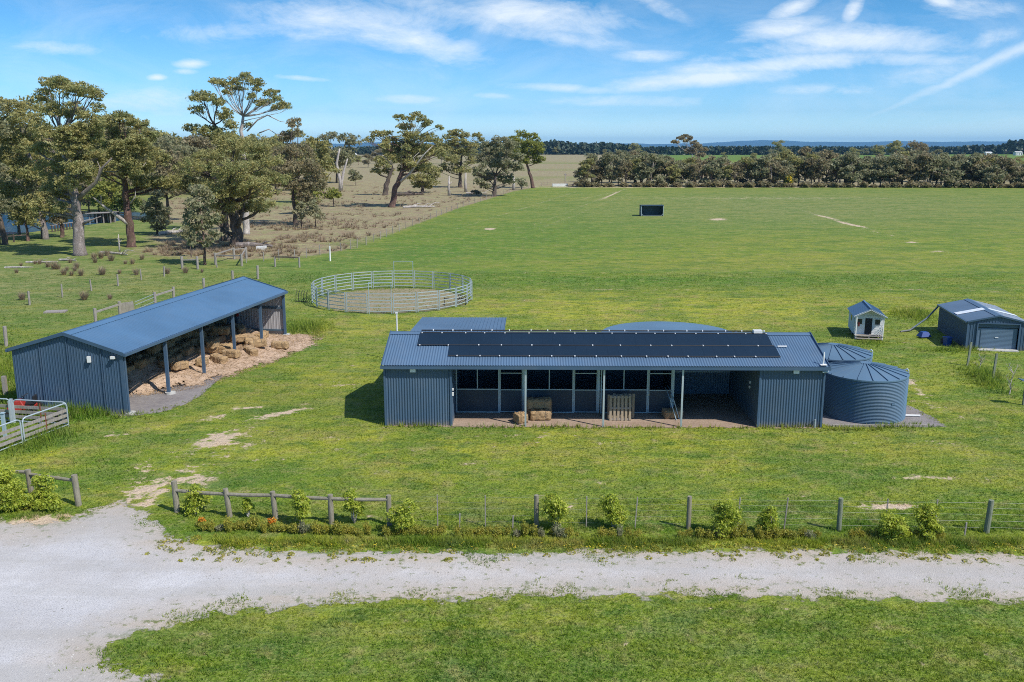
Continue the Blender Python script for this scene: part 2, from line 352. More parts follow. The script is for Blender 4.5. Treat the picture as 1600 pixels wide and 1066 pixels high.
def sdf(poly,X,Y):
    poly=np.array(poly,float); d=np.full(X.shape,1e9); ins=np.zeros(X.shape,bool)
    for a,b in zip(poly,np.roll(poly,-1,0)):
        e=b-a; wx=X-a[0]; wy=Y-a[1]; t=np.clip((wx*e[0]+wy*e[1])/(e@e+1e-9),0,1)
        d=np.minimum(d,(wx-e[0]*t)**2+(wy-e[1]*t)**2)
        c=((a[1]<=Y)&(b[1]>Y))|((b[1]<=Y)&(a[1]>Y))
        with np.errstate(divide='ignore',invalid='ignore'):
            xi=a[0]+(Y-a[1])*e[0]/(e[1] if abs(e[1])>1e-9 else 1e-9)
        ins^=c&(X<xi)
    d=np.sqrt(d); return np.where(ins,d,-d)
def sheet(name,poly,res,mat,z,margin=1.0,hf=None,kind='structure'):
    poly=[(p[0],p[1]) for p in poly]; a=np.array(poly)
    x=np.arange(a[:,0].min()-margin,a[:,0].max()+margin+res,res); y=np.arange(a[:,1].min()-margin,a[:,1].max()+margin+res,res)
    X,Y=np.meshgrid(x,y); S=sdf(poly,X,Y); nx,ny=len(x),len(y)
    i=np.arange(nx*ny).reshape(ny,nx); Fc=np.stack([i[:-1,:-1],i[:-1,1:],i[1:,1:],i[1:,:-1]],-1).reshape(-1,4)
    S1=S.ravel(); Fc=Fc[S1[Fc].max(1)>-margin]
    used,inv=np.unique(Fc,return_inverse=True); Fc=inv.reshape(-1,4)
    Z=np.full(X.shape,z) if hf is None else z+hf(X,Y,S)
    V=np.stack([X.ravel(),Y.ravel(),Z.ravel()],-1)[used]
    o=np_mesh(name,V,Fc,mat,attrs=dict(edge=S1[used]),smooth=True); tag(o,kind=kind); return o

def gravelmat():
    t=NT('crushed_rock'); p=t.pos()
    n=t.noise(p,.25,4,.6); nf=t.noise(p,3,5,.75); nv=t.noise(p,22,3,.7); ns=t.noise(p,1.1,4,.65)
    c=t.mix(t.ramp(n,.35,.65),(.455,.445,.445),(.575,.56,.555)); c=t.mix(t.math('MULTIPLY',t.ramp(nf,.4,.7),.4),c,(.40,.39,.375))
    c=t.mix(t.math('MULTIPLY',t.ramp(nv,.52,.66),.6),c,(.22,.21,.205)); c=t.mix(t.math('MULTIPLY',t.ramp(nv,.46,.3),.35),c,(.68,.66,.62))
    e=t.attr('edge')
    # brown fringe and weeds within a metre or two of the edge
    fr=t.math('MULTIPLY',t.ramp(t.math('ADD',e,t.math('MULTIPLY',ns,-2.0)),1.2,-.9),.85)
    c=t.mix(fr,c,(.42,.35,.27))
    wd=t.ramp(t.math('ADD',nf,t.ramp(e,2.6,0,0,.16)),.66,.74); c=t.mix(t.math('MULTIPLY',wd,.9),c,(.12,.15,.03))
    v=t.n('ShaderNodeTexVoronoi'); t.l(p,v.inputs['Vector']); v.inputs['Scale'].default_value=4.5
    spot=t.math('MULTIPLY',t.ramp(v.outputs['Distance'],.16,.10),t.ramp(ns,.5,.62)); c=t.mix(t.math('MULTIPLY',spot,.75),c,(.13,.12,.085))
    al=t.math('ADD',e,t.math('MULTIPLY',t.math('SUBTRACT',ns,.5),1.9)); al=t.math('ADD',al,t.math('MULTIPLY',t.math('SUBTRACT',nf,.5),.9))
    tw=t.math('MULTIPLY',t.ramp(t.noise(p,1,4,.6,sc=(.10,.9,1)),.48,.64),.6); c=t.mix(tw,c,(.40,.385,.36)); c=t.mix(t.math('MULTIPLY',t.ramp(t.noise(p,.12,4,.7),.52,.66),.45),c,(.38,.35,.315))
    return t.bsdf(c,.92,normal=t.bump(t.math('ADD',nv,nf),.6,.05),spec=.2,alpha=t.ramp(al,-.05,.05))
M['gravel']=gravelmat()
drive_px=[(-260,790),(-60,800),(0,812),(60,822),(110,812),(150,795),(190,785),(215,790),(240,812),(262,838),(330,852),(450,862),(600,864),(800,863),(1100,859),(1400,862),(1600,868),(1900,880),
 (1900,955),(1600,941),(1400,937),(1200,932),(1000,930),(800,933),(600,938),(480,944),(380,955),(300,966),(235,982),(190,1000),(162,1016),(172,1040),(230,1062),(300,1085),(420,1140),(420,1250),(-260,1250)]
DRIVE=[tuple(P(*q)[:2]) for q in drive_px]
sheet('driveway',DRIVE,.3,M['gravel'],.004,1.8)

def dirtmat(name,a,b,c3,amp=1.2,alpha=True,rock=None):
    t=NT(name); p=t.pos(); n=t.noise(p,.9,4,.65); nf=t.noise(p,5,4,.7); nv=t.noise(p,25,3,.7)
    c=t.mix(t.ramp(n,.35,.65),a,b); c=t.mix(t.math('MULTIPLY',t.ramp(nf,.45,.7),.6),c,c3); c=t.mix(t.math('MULTIPLY',t.ramp(nv,.5,.7),.4),c,tuple(x*.55 for x in a))
    al=t.math('ADD',t.attr('edge'),t.math('MULTIPLY',t.math('SUBTRACT',n,.5),amp*1.6)); al=t.math('ADD',al,t.math('MULTIPLY',t.math('SUBTRACT',nf,.5),amp))
    return t.bsdf(c,.92,normal=t.bump(t.math('ADD',nf,nv),.7,.05),spec=.2,alpha=t.ramp(al,-.04,.04) if alpha else None)
M['barnfloor']=dirtmat('barn_dirt',(.33,.235,.17),(.42,.32,.24),(.24,.18,.14),.8)
M['ashpad']=dirtmat('blue_metal_screenings',(.20,.18,.18),(.27,.25,.245),(.34,.30,.26),.5)
M['sand']=dirtmat('yard_sand',(.33,.26,.18),(.26,.22,.13),(.10,.16,.03),1.8)
M['verge']=dirtmat('verge_soil',(.20,.15,.09),(.26,.2,.12),(.1,.12,.03),1.2)
M['strawfloor']=dirtmat('loose_straw',(.43,.30,.20),(.55,.41,.30),(.30,.20,.13),1.9)

# ---------- stable barn frame ----------
BR=-.0145
def B(x,y,z=0.0):      # barn coordinates: x along the front, y back from the front wall line
    return (x*math.cos(BR)-y*math.sin(BR), 41.42+x*math.sin(BR)+y*math.cos(BR), z)
sheet('barn_floor',[B(-6,-.1)[:2],B(-2.9,-.1)[:2],B(-2.7,-.15)[:2],B(0,-.2)[:2],B(8,-.15)[:2],B(11.4,-.1)[:2],B(14.6,-.1)[:2],B(14.6,6)[:2],B(-6,6)[:2]],.25,M['barnfloor'],.012,.8)
SO=Vector((-19.05,43.3,0)); E1=Vector((.160,.987,0)).normalized(); E2=Vector((-E1.y,E1.x,0))
def S(s,t,z=0.0): q=SO+E1*s+E2*t; return (q.x,q.y,z)
sheet('shed_floor',[S(-.2,-.3)[:2],S(1,-1.6)[:2],S(3.5,-1.9)[:2],S(6,-1.4)[:2],S(9,-1)[:2],S(19.6,-.2)[:2],S(19.6,6)[:2],S(0,6)[:2]],.3,M['ashpad'],.008,.8)
def hs(X,Y,Sd):
    s=(X-SO.x)*E1.x+(Y-SO.y)*E1.y; t=(X-SO.x)*E2.x+(Y-SO.y)*E2.y
    h=sst(t,-.3,4.0)*.8*sst(s,1.5,5)+.22*gell(s,t,6.2,.5,1.2,.8)+.28*gell(s,t,12.5,0,2.2,.8)+.2*gell(s,t,15,.1,1.5,1)
    h=h*(.45+.9*vnoise(X,Y,1.1,1))+.16*vnoise(X,Y,.35,2)+.07*vnoise(X,Y,.15,3)
    return np.clip(h,0,2)*sst(Sd,-.1,.9)
o=sheet('loose_straw',[S(1.6,6)[:2],S(2.2,3.5)[:2],S(4.0,1.2)[:2],S(5.5,-.4)[:2],S(8,-1.1)[:2],S(11,-1.9)[:2],S(14,-2.6)[:2],S(16.5,-3)[:2],S(19,-2.6)[:2],S(20.4,-1.2)[:2],S(19.5,.2)[:2],S(19.5,5.9)[:2]],.14,M['strawfloor'],.016,.8,hs,'stuff')
RC=(-10.3,77.75); RR=6.85
sheet('yard_sand',[(RC[0]+math.cos(a)*RR*.93,RC[1]+math.sin(a)*RR*.93) for a in np.linspace(0,2*math.pi,32)[:-1]],.3,M['sand'],.008,.9)
sheet('tank_pad',[(14.9,41.35),(20.6,41.35),(20.75,42.6),(20.2,46),(19.9,50.6),(14.9,50.8)],.25,M['ashpad'],.010,.5)

# water of the dam behind the left trees
t=NT('dam_water'); p=t.pos(); n=t.noise(p,1.2,3,.6,sc=(1,2.5,1)); 
M['water']=t.bsdf(t.mix(t.ramp(t.noise(p,.12,3),.4,.6),(.02,.12,.26),(.05,.15,.24)),.12,normal=t.bump(n,.08,.03))
wp=[(-220,376),(-60,372),(0,367.5),(40,364),(90,357),(140,351),(185,345),(250,340),(262,335),(200,331),(60,330),(-220,330)]
mb=MB(); pts=[P(*q,.02) for q in wp]; mb.add(pts,[tuple(range(len(pts)))[::-1]]); tag(mb.build('pond_water',M['water']),kind='structure')

# hills on the horizon: a long thick ridge of forested country
hx=np.linspace(-19000,19000,381); rows=[(18500,0),(19000,.55),(19700,.85),(21000,1),(23000,.8),(24500,0)]
HV=[];
def hh(x,o=0):
    x=x/2.05
    prof=2.05*np.interp(x,[-9000,-2200,-800,0,600,900,1300,1700,2200,2600,2900,3200,3600,4200,4700,5200,9000],[44,46,42,30,26,30,38,40,42,60,66,54,60,58,50,56,50])
    return prof+16*np.sin(x/310.+o)+10*np.sin(x/130.+1+o)+5*np.sin(x/47.+o)
for (Yv,k) in rows:
    hv=hh(hx,Yv/1800)*k + (0 if k==0 else 0)
    HV.append(np.stack([hx,np.full_like(hx,Yv),np.where(k==0,-1,hv)],-1))
V=np.concatenate(HV); n=len(hx); i=np.arange(len(V)).reshape(len(rows),n); Fc=np.stack([i[:-1,:-1],i[:-1,1:],i[1:,1:],i[1:,:-1]],-1).reshape(-1,4)
t=NT('forested_hill'); p=t.pos(); M['hill']=t.bsdf(t.mix(t.ramp(t.noise(p,.004,4),.4,.6),(.02,.035,.03),(.03,.05,.035)),.9,spec=.1)
tag(np_mesh('hills',V,Fc,M['hill'],smooth=True),kind='structure')
# ---------- corrugated sheet ----------
def corr(mb, lo, up, L, pitch, amp, nrm, trap=False, s0=0.0):
    nrm=Vector(nrm); ss=[]
    if trap:
        k=0
        while k*pitch<L:
            b=k*pitch
            for d,o in ((0,0),(pitch*.06,1),(pitch*.20,1),(pitch*.26,0)):
                if b+d<=L: ss.append((b+d,o*amp))
            k+=1
        ss.append((L,0))
    else:
        n=int(L/pitch*6)
        ss=[(L*i/n, amp*.5*(1-math.cos(2*math.pi*(L*i/n)/pitch))) for i in range(n+1)]
    vs=[]
    for s,o in ss: vs.append(Vector(lo(s))+nrm*o); vs.append(Vector(up(s))+nrm*o)
    fs=[(2*i,2*i+2,2*i+3,2*i+1) for i in range(len(ss)-1)]
    mb.add(vs,fs)

barn=thing('stable_barn','long blue corrugated stable with heating mats on its roof','barn',B(4.3,0))
PT=.127
def bw(name,mat,x0,x1,y,ztop,out,z0=0.0,zf=None,parent=barn,p=PT,a=.032):
    mb=MB(); zt=(lambda s:ztop) if zf is None else zf
    corr(mb,lambda s:B(x0+s,y,z0),lambda s:B(x0+s,y,zt(s)),x1-x0,p,a,Vector(B(0,out))-Vector(B(0,0))); return mb.build(name,mat,parent)
def bs(name,mat,x,y0,y1,out,ztop=None,p=PT,a=.018):
    mb=MB(); zt=lambda s:(2.93+ (3.86-2.93)*(1-abs((y0+s)-3.05)/3.05)) if ztop is None else ztop
    corr(mb,lambda s:B(x,y0+s,0),lambda s:B(x,y0+s,zt(s)),y1-y0,p,a,Vector(B(out,0))-Vector(B(0,0))); return mb.build(name,mat,barn)
bw('front_wall',M['wall'],-6,-2.85,0,2.93,-1); bw('front_wall',M['wall'],11.6,14.6,0,2.93,-1)
bs('side_wall',M['wall'],-6,0,6,-1); bs('side_wall',M['wall'],14.6,0,6,1)
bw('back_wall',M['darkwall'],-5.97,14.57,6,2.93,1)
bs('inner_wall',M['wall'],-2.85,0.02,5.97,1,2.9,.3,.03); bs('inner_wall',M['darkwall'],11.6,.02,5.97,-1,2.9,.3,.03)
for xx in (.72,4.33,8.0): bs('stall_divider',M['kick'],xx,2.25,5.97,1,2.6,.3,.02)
mb=MB()
for x in (-6.0,-2.88,11.62,14.6): mb=MB(); mb.box(B(x,-.03,1.46),(.09,.07,2.9),BR); mb.build('corner_trim',M['trim'],barn)
RN=Vector((0,-.92/3.2,1)).normalized(); RN2=Vector((0,.92/3.2,1)).normalized()
XL,XR=-6.14,14.8
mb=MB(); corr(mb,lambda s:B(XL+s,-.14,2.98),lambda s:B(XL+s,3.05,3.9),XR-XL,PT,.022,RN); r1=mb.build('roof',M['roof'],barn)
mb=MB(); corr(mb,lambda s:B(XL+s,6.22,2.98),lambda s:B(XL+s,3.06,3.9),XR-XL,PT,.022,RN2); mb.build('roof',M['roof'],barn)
mb=MB(); mb.bar(B(XL,2.93,3.905),B(XR,2.93,3.905),.30,.012,RN); mb.bar(B(XL,3.19,3.905),B(XR,3.19,3.905),.26,.012,RN2); mb.bar(B(XL,3.06,3.945),B(XR,3.06,3.945),.05,.03); mb.build('ridge_cap',M['roof'],barn)
mb=MB(); 
a=B(XL,-.2,2.90); b=B(XR,-.2,2.90); mb.bar(B(XL,-.265,2.905),B(XR,-.265,2.905),.012,.15); mb.bar(B(XL,-.2,2.835),B(XR,-.2,2.835),.13,.012); mb.bar(B(XL,-.135,2.90),B(XR,-.135,2.90),.012,.12)
mb.bar(B(XL,-.265,2.985),B(XR,-.265,2.985),.025,.02); mb.box(B(XL-.005,-.2,2.905),(.012,.14,.15),BR); mb.box(B(XR+.005,-.2,2.905),(.012,.14,.15),BR)
mb.bar(B(XL,6.3,2.9),B(XR,6.3,2.9),.12,.13); mb.build('gutter',M['trim'],barn)
for x in (XL+.02,XR-.02):
    mb=MB(); mb.bar(B(x,-.12,2.98),B(x,3.05,3.92),.03,.16); mb.bar(B(x,3.07,3.92),B(x,6.2,2.98),.03,.16); mb.build('barge_trim',M['trim'],barn)
mb=MB()
for y,z in ((.25,2.9),(1.4,3.22),(2.9,3.72),(4.6,3.28)): mb.bar(B(-6,y,z),B(14.6,y,z),.06,.12)
for xx in (.7,4.3,8,11.5): mb.bar(B(xx,.02,2.9),B(xx,3,3.78),.08,.12)
mb.build('rafters',M['darkwall'],barn)
for x in (.64,4.32,8.0):
    mb=MB(); mb.box(B(x,-.07,1.42),(.085,.085,2.84),BR); mb.build('post',M['galv'],barn)
# stall fronts
def zx(px): return (px-800)*.03197
yS=2.17
for k,(a,c,d,e) in enumerate(((711.6,745.4,779,817.4),(820,856.8,894,933),(936,972,1009,1048))):
    x0,xc,x1,x2=zx(a)+.04,zx(c),zx(d),zx(e)
    mb=MB(); T=.06
    fr=mb
    for x in (x0,): fr.box(B(x,yS,1.23),(T,T,2.42),BR)
    fr.box(B(x1,yS,1.23),(.09,T,2.42),BR); fr.box(B(x2,yS,1.23),(.12,T,2.42),BR)
    fr.box(B(xc,yS,1.83),(.05,.05,1.14),BR)
    for z in (2.43,1.22): fr.bar(B(x0,yS,z),B(x1-.045,yS,z),.05,.05)
    fr.bar(B(x0,yS,.05),B(x1-.045,yS,.05),.05,.05)
    fo=fr.build('stall_frame',M['frame'],barn)
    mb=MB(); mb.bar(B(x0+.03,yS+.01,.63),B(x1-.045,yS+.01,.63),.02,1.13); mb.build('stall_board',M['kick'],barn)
    mb=MB()
    for z in (2.40,2.06,1.21,.08): mb.bar(B(x1+.05,yS-.035,z),B(x2-.07,yS-.035,z),.04,.04)
    for x in (x1+.065,x2-.085): mb.box(B(x,yS-.035,1.24),(.035,.04,2.28),BR)
    mb.build('door_frame',M['frame'],barn)
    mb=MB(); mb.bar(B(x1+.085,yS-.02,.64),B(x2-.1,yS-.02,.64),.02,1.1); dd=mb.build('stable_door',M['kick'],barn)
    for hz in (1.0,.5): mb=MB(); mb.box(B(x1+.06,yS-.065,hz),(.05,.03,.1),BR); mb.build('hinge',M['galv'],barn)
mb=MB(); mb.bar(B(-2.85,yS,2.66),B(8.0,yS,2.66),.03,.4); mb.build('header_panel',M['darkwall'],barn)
mb=MB(); mb.bar(B(8.05,5.84,1.25),B(11.55,5.84,1.25),.05,.08); mb.build('wall_girt',M['frame'],barn)
mb=MB(); corr(mb,lambda s:B(8.05+s,5.9,0),lambda s:B(8.05+s,5.9,2.9),3.5,PT,.02,Vector(B(0,-1))-Vector(B(0,0))); mb.build('lightened_bay_wall',M['tankroof'],barn)  # added panel: its lighter paint stands in for light on the bay's back wall
# roof mats with pipes and clips
def Rf(x,fr,h=.0): # fr 0 ridge ->1 eave
    y=3.05-3.19*fr; z=3.9-.92*fr; return Vector(B(x,y,z))+RN*(.03+h)
def mat_slab(x0,x1,f0,f1,name):
    mb=MB(); n=int((x1-x0)/.5)
    for i in range(n):
        a=x0+(x1-x0)*i/n; b=x0+(x1-x0)*(i+1)/n-.002; w=.003*math.sin(i*2.1)
        q=[Rf(a,f1,.0),Rf(b,f1,.0),Rf(b,f0,.0),Rf(a,f0,.0)]; q2=[p+RN*(.035+w) for p in q]
        mb.add(q+q2,[(4,5,6,7),(0,1,5,4),(1,2,6,5),(2,3,7,6),(3,0,4,7)])
    return mb.build(name,M['mat'],barn)
mA=mat_slab(-4.62,12.6,.05,.415,'heating_mat'); mB_=mat_slab(-3.05,12.7,.435,.735,'heating_mat')
def clips(m,xs,f):
    for x in xs:
        q=Rf(x,f,.05); mb=MB(); mb.box(q,(.055,.11,.035),BR); c=mb.build('clip',M['white'],m); fixlocal(c,m)
def fixlocal(c,m): # mesh was shifted by m.location (0): shift by barn location instead
    for v in c.data.vertices: v.co-=barn.location
for m,f,x0,x1,st in ((mA,.045,-4.4,12.5,1.05),(mA,.43,-4.3,-2.9,1.1),(mB_,.425,-1.7,12.5,1.37),(mB_,.75,-2.6,12.5,1.1)):
    r_=random.Random(int(f*100)); xs_=[x0+i*st+r_.uniform(-.22,.22) for i in range(int((x1-x0)/st)+1)]
    clips(m,xs_,f)
for m,f,x0,x1 in ((mA,.035,-4.6,12.6),(mA,.424,-4.62,-3.1),(mB_,.425,-3.05,12.65),(mB_,.748,-3.05,12.7)):
    mb=MB(); mb.tube([Rf(x0,f,.04),Rf(x1,f,.04)],.026,8); c=mb.build('header_pipe',M['black'],m); fixlocal(c,m)
mb=MB(); yy=3.35; mb.tube([B(-4.6,yy,3.96),B(12.4,yy,3.96)],.035,8); c=mb.build('header_pipe',M['black'],mA); fixlocal(c,mA)
for i in range(18): mb=MB(); mb.box(B(-4+i*.97+.1*math.sin(i*3),yy-.02,3.98),(.05,.12,.06),BR); c=mb.build('clip',M['white'],mA); fixlocal(c,mA)
mb=MB(); mb.box(B(12.15,3.0,4.02),(.42,.3,.14),BR); mb.build('ridge_vent',M['white'],barn)
mb=MB(); q=Rf(12.8,.44,.04); mb.tube([q,q+Vector((.45,0,0))],.035,8); mb.build('roof_pipe',M['white'],barn)
mb=MB(); q=Rf(14.5,.97,.0); mb.tube([q,q+Vector((.02,.05,.62))],.035,8); mb.box(q+Vector((0,0,.03)),(.3,.22,.03)); mb.build('vent_pipe',M['white'],barn)
for x in (-4.65,13.25):
    mb=MB(); mb.box(B(x,-.12,2.74),(.26,.1,.17),BR); mb.box(B(x,-.05,2.68),(.08,.1,.08),BR); mb.build('floodlight',M['white'],barn)
mb=MB(); mb.box(B(-2.8,.05,1.55),(.09,.1,.16),BR); mb.box(B(-2.79,.05,1.78),(.07,.08,.1),BR); mb.build('switch_box',M['white'],barn)
mb=MB(); mb.box(B(11.56,1.6,1.55),(.06,.12,.13),BR); mb.box(B(11.56,1.6,1.78),(.06,.12,.13),BR); mb.build('switch_box',M['white'],barn)
mb=MB(); mb.tube([B(14.3,-.1,0),B(14.3,-.1,.42)],.04,8); mb.tube([B(14.45,-.2,2.74),B(14.75,-.05,2.74),B(14.9,.5,2.72)],.045,8); mb.build('drain_pipe',M['galv'],barn)
# rear lean-to
LB=lambda x,y,z:B(x,y,z)
mb=MB(); corr(mb,lambda s:LB(-5.55+s,6.2,3.32),lambda s:LB(-5.55+s,12.1,2.98),5.05,.2,.03,(0,.06,1),True); mb.build('lean_to_roof',M['roof'],barn)
mb=MB(); corr(mb,lambda s:B(-5.45+s,12,0),lambda s:B(-5.45+s,12,2.95),4.85,.2,.02,(0,1,0),True)
corr(mb,lambda s:B(-5.45,6.05+s,0),lambda s:B(-5.45,6.05+s,3.28-.055*s),5.95,.2,.02,(-1,0,0),True); corr(mb,lambda s:B(-.6,6.05+s,0),lambda s:B(-.6,6.05+s,3.28-.055*s),5.95,.2,.02,(1,0,0),True)
mb.build('lean_to_wall',M['wall'],barn)

# ---------- round tanks ----------
def tank(x,y,r,h,rise,label,nrib=30,lip=True,roofm='tankroof',nseam=18,rot=0.0):
    t=thing('water_tank',label,'water tank',(x,y,0))
    n=72; V=[];Fc=[]; rows=nrib*6
    for j in range(rows+1):
        z=h*j/rows; rr=r+.02*math.cos(2*math.pi*j/6)
        for k in range(n): a=2*math.pi*k/n; V.append((rr*math.cos(a),rr*math.sin(a),z))
    for j in range(rows):
        for k in range(n): k2=(k+1)%n; Fc.append((j*n+k,j*n+k2,(j+1)*n+k2,(j+1)*n+k))
    np_mesh('tank_wall',V,Fc,M['tank'],t,smooth=True)
    mb=MB(); m=72; c=[0,0,h+rise]; vs=[(0,0,h+rise)]
    for q,(fr,zz) in enumerate(((.08,.985),(.5,.58),(1.015,0))):
        for k in range(m): a=2*math.pi*k/m; vs.append(((r*fr)*math.cos(a),(r*fr)*math.sin(a),h+rise*zz+.02))
    fs=[(0,1+k,1+(k+1)%m) for k in range(m)]
    for q in range(2):
        for k in range(m): fs.append((1+q*m+k,1+(q+1)*m+k,1+(q+1)*m+(k+1)%m,1+q*m+(k+1)%m))
    for k in range(m): a=2*math.pi*k/m; vs.append((r*1.015*math.cos(a),r*1.015*math.sin(a),h-.05))
    for k in range(m): fs.append((1+2*m+k,1+3*m+k,1+3*m+(k+1)%m,1+2*m+(k+1)%m))
    mb.add(vs,fs); rf=mb.build('tank_roof',M[roofm],t,local=True)
    mb=MB()
    for k in range(nseam):
        a=2*math.pi*k/nseam+rot; ca,sa=math.cos(a),math.sin(a)
        mb.bar((r*.12*ca,r*.12*sa,h+rise*.96+.03),(r*.5*ca,r*.5*sa,h+rise*.58+.035),.035,.06); mb.bar((r*.5*ca,r*.5*sa,h+rise*.58+.035),(r*1.0*ca,r*1.0*sa,h+.045),.035,.06)
    mb.cyl((0,0,h+rise-.01),r*.13,.05,24); mb.build('roof_seam',M[roofm],rf,local=True)
    mb=MB(); mb.tube([(r*.97,.0,h+.05),(r*1.03,-.05,h+.14),(r*1.06,-.07,h+.05),(r*1.06,-.07,h-.3)],.04,8); mb.build('overflow_pipe',M['galv'],t,local=True)
    return t
t1=tank(17.45,43.62,2.0,2.13,.42,'round blue corrugated water tank nearest the barn end, its whole wall in view')
mb=MB(); mb.box((.72,-1.885,.98),(.16,.03,.1),.36); mb.build('tank_plate',M['tank'],t1,local=True)
tank(17.35,47.95,2.0,2.13,.42,'blue water tank half hidden behind the front tank',rot=.1)
t3=tank(9.15,52.1,3.85,2.25,.22,'wide low blue tank whose curved roof shows above the barn ridge',20,nseam=2)
mb=MB(); mb.tube([(19.3,42.95,.07),(20.05,42.9,.07)],.05,8); tag(mb.build('outlet_pipe',M['white']),'short white outlet pipe on the tank pad','pipe')
mb=MB(); mb.bar((15.2,41.28,.05),(19.7,41.28,.05),.12,.12); tag(mb.build('timber_sleeper',M['oldwood']),'grey sleeper edging the front of the tank pad','sleeper')
mb=MB(); mb.tube([(-7.1,55,0),(-7.1,55,2.95)],.05,10); mb.box((-7.1,55,3.0),(.14,.14,.08)); tag(mb.build('pole',M['white']),'thin white pole standing behind the left end of the barn','pole')

# ---------- open hay shed ----------
shed=thing('hay_shed','open sided blue steel hay shed on the left','shed',S(0,0))
LEN=19.65
gz=lambda s: 3.1+.87*(1-abs(s-3)/3)
def sp(name,mat,s_,out,pitch=.15,amp=.022,trap=True):
    mb=MB(); corr(mb,lambda u:S(s_,u,0),lambda u:S(s_,u,gz(u)),6.0,pitch,amp,E1*out,trap); return mb.build(name,mat,shed)
sp('end_wall',M['wall'],0,-1); sp('end_wall_lining',M['darkwall'],.04,1,.15,.01)
sp('end_wall',M['wall'],LEN,1); sp('end_wall_lining',M['greywall'],LEN-.04,-1,.2,.015)
mb=MB(); corr(mb,lambda u:S(u,6,0),lambda u:S(u,6,3.1),LEN,.2,.02,E2,True); mb.build('rear_wall',M['wall'],shed)
mb=MB(); corr(mb,lambda u:S(u+.05,5.95,0),lambda u:S(u+.05,5.95,3.08),LEN-.1,.2,.01,-E2,True); mb.build('rear_wall_lining',M['greywall'],shed)
n1=(Vector((0,0,1))*3-E2*.87).normalized(); n2=(Vector((0,0,1))*3+E2*.87).normalized()
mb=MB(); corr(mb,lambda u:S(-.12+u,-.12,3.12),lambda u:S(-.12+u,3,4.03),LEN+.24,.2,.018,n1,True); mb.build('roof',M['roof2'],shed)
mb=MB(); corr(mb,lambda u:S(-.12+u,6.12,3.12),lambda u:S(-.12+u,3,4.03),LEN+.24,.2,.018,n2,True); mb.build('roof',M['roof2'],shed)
mb=MB(); mb.bar(S(-.13,2.83,4.01),S(LEN+.13,2.83,4.01),.34,.012,n1); mb.bar(S(-.13,3.17,4.01),S(LEN+.13,3.17,4.01),.34,.012,n2); mb.build('ridge_cap',M['roof2'],shed)
mb=MB(); mb.bar(S(-.14,-.19,3.05),S(LEN+.14,-.19,3.05),.13,.13); mb.bar(S(-.14,6.19,3.05),S(LEN+.14,6.19,3.05),.13,.13); mb.build('gutter',M['trim'],shed)
for s_ in (-.14,LEN+.14): mb=MB(); mb.bar(S(s_,-.12,3.1),S(s_,3,4.02),.03,.17); mb.bar(S(s_,6.12,3.1),S(s_,3,4.02),.03,.17); mb.build('barge_trim',M['trim'],shed)
for k in range(6):
    s_=LEN*k/5+(.1 if k==0 else (-.1 if k==5 else 0)); mb=MB(); mb.bar(S(s_,.02,0),S(s_,.02,3.05),.16,.16)
    po=mb.build('post',M['trim'],shed)
    mb=MB(); mb.cyl(S(s_+.03,-.05,0),.27,.10,20); c=mb.build('footing',M['concrete'],po)
    for v in c.data.vertices: v.co-=shed.location
    mb=MB(); mb.bar(S(s_,5.85,0),S(s_,5.85,3.0),.12,.12); mb.build('rear_post',M['darkwall'],shed)
mb=MB()
for t_,z in ((.3,3.12),(1.5,3.48),(2.9,3.88),(4.4,3.5),(5.7,3.15)): mb.bar(S(0.1,t_,z),S(LEN-.1,t_,z),.06,.13)
for k in range(1,5):
    s_=LEN*k/5; mb.bar(S(s_,.1,3.02),S(s_,3,3.82),.1,.14); mb.bar(S(s_,5.9,3.02),S(s_,3,3.82),.1,.14)
for z in (.35,1.95):
    mb.bar(S(LEN-.09,.1,z),S(LEN-.09,5.9,z),.07,.14)
mb.build('rafters',M['darkwall'],shed)
mb=MB(); mb.bar(S(LEN-.1,3.6,0),S(LEN-.1,3.6,3.8),.12,.12); mb.tube([S(LEN-.2,3.7,1.9),S(LEN-3.9,5.7,.4)],.02,6); mb.build('end_column',M['darkwall'],shed)
mb=MB()
for t_ in (4.45,2.95,1.15): mb.bar(S(-.035,t_,.02),S(-.035,t_,gz(t_)-.06),.04,.03)
mb.bar(S(-.04,.05,0),S(-.04,.05,3.05),.2,.03,E1); mb.build('wall_trim',M['wall'],shed)
mb=MB(); mb.bar(S(-.1,1.75,2.62),S(-.1,1.75,2.92),.16,.1); mb.build('floodlight',M['white'],shed)
mb=MB(); mb.bar(S(-.12,.45,2.85),S(-.12,.45,2.98),.2,.16); mb.build('floodlight',M['white'],shed)
mb=MB(); mb.bar(S(LEN-.25,3.45,1.3),S(LEN-.25,3.45,1.75),.13,.13); mb.build('fire_extinguisher',M['red'],shed)

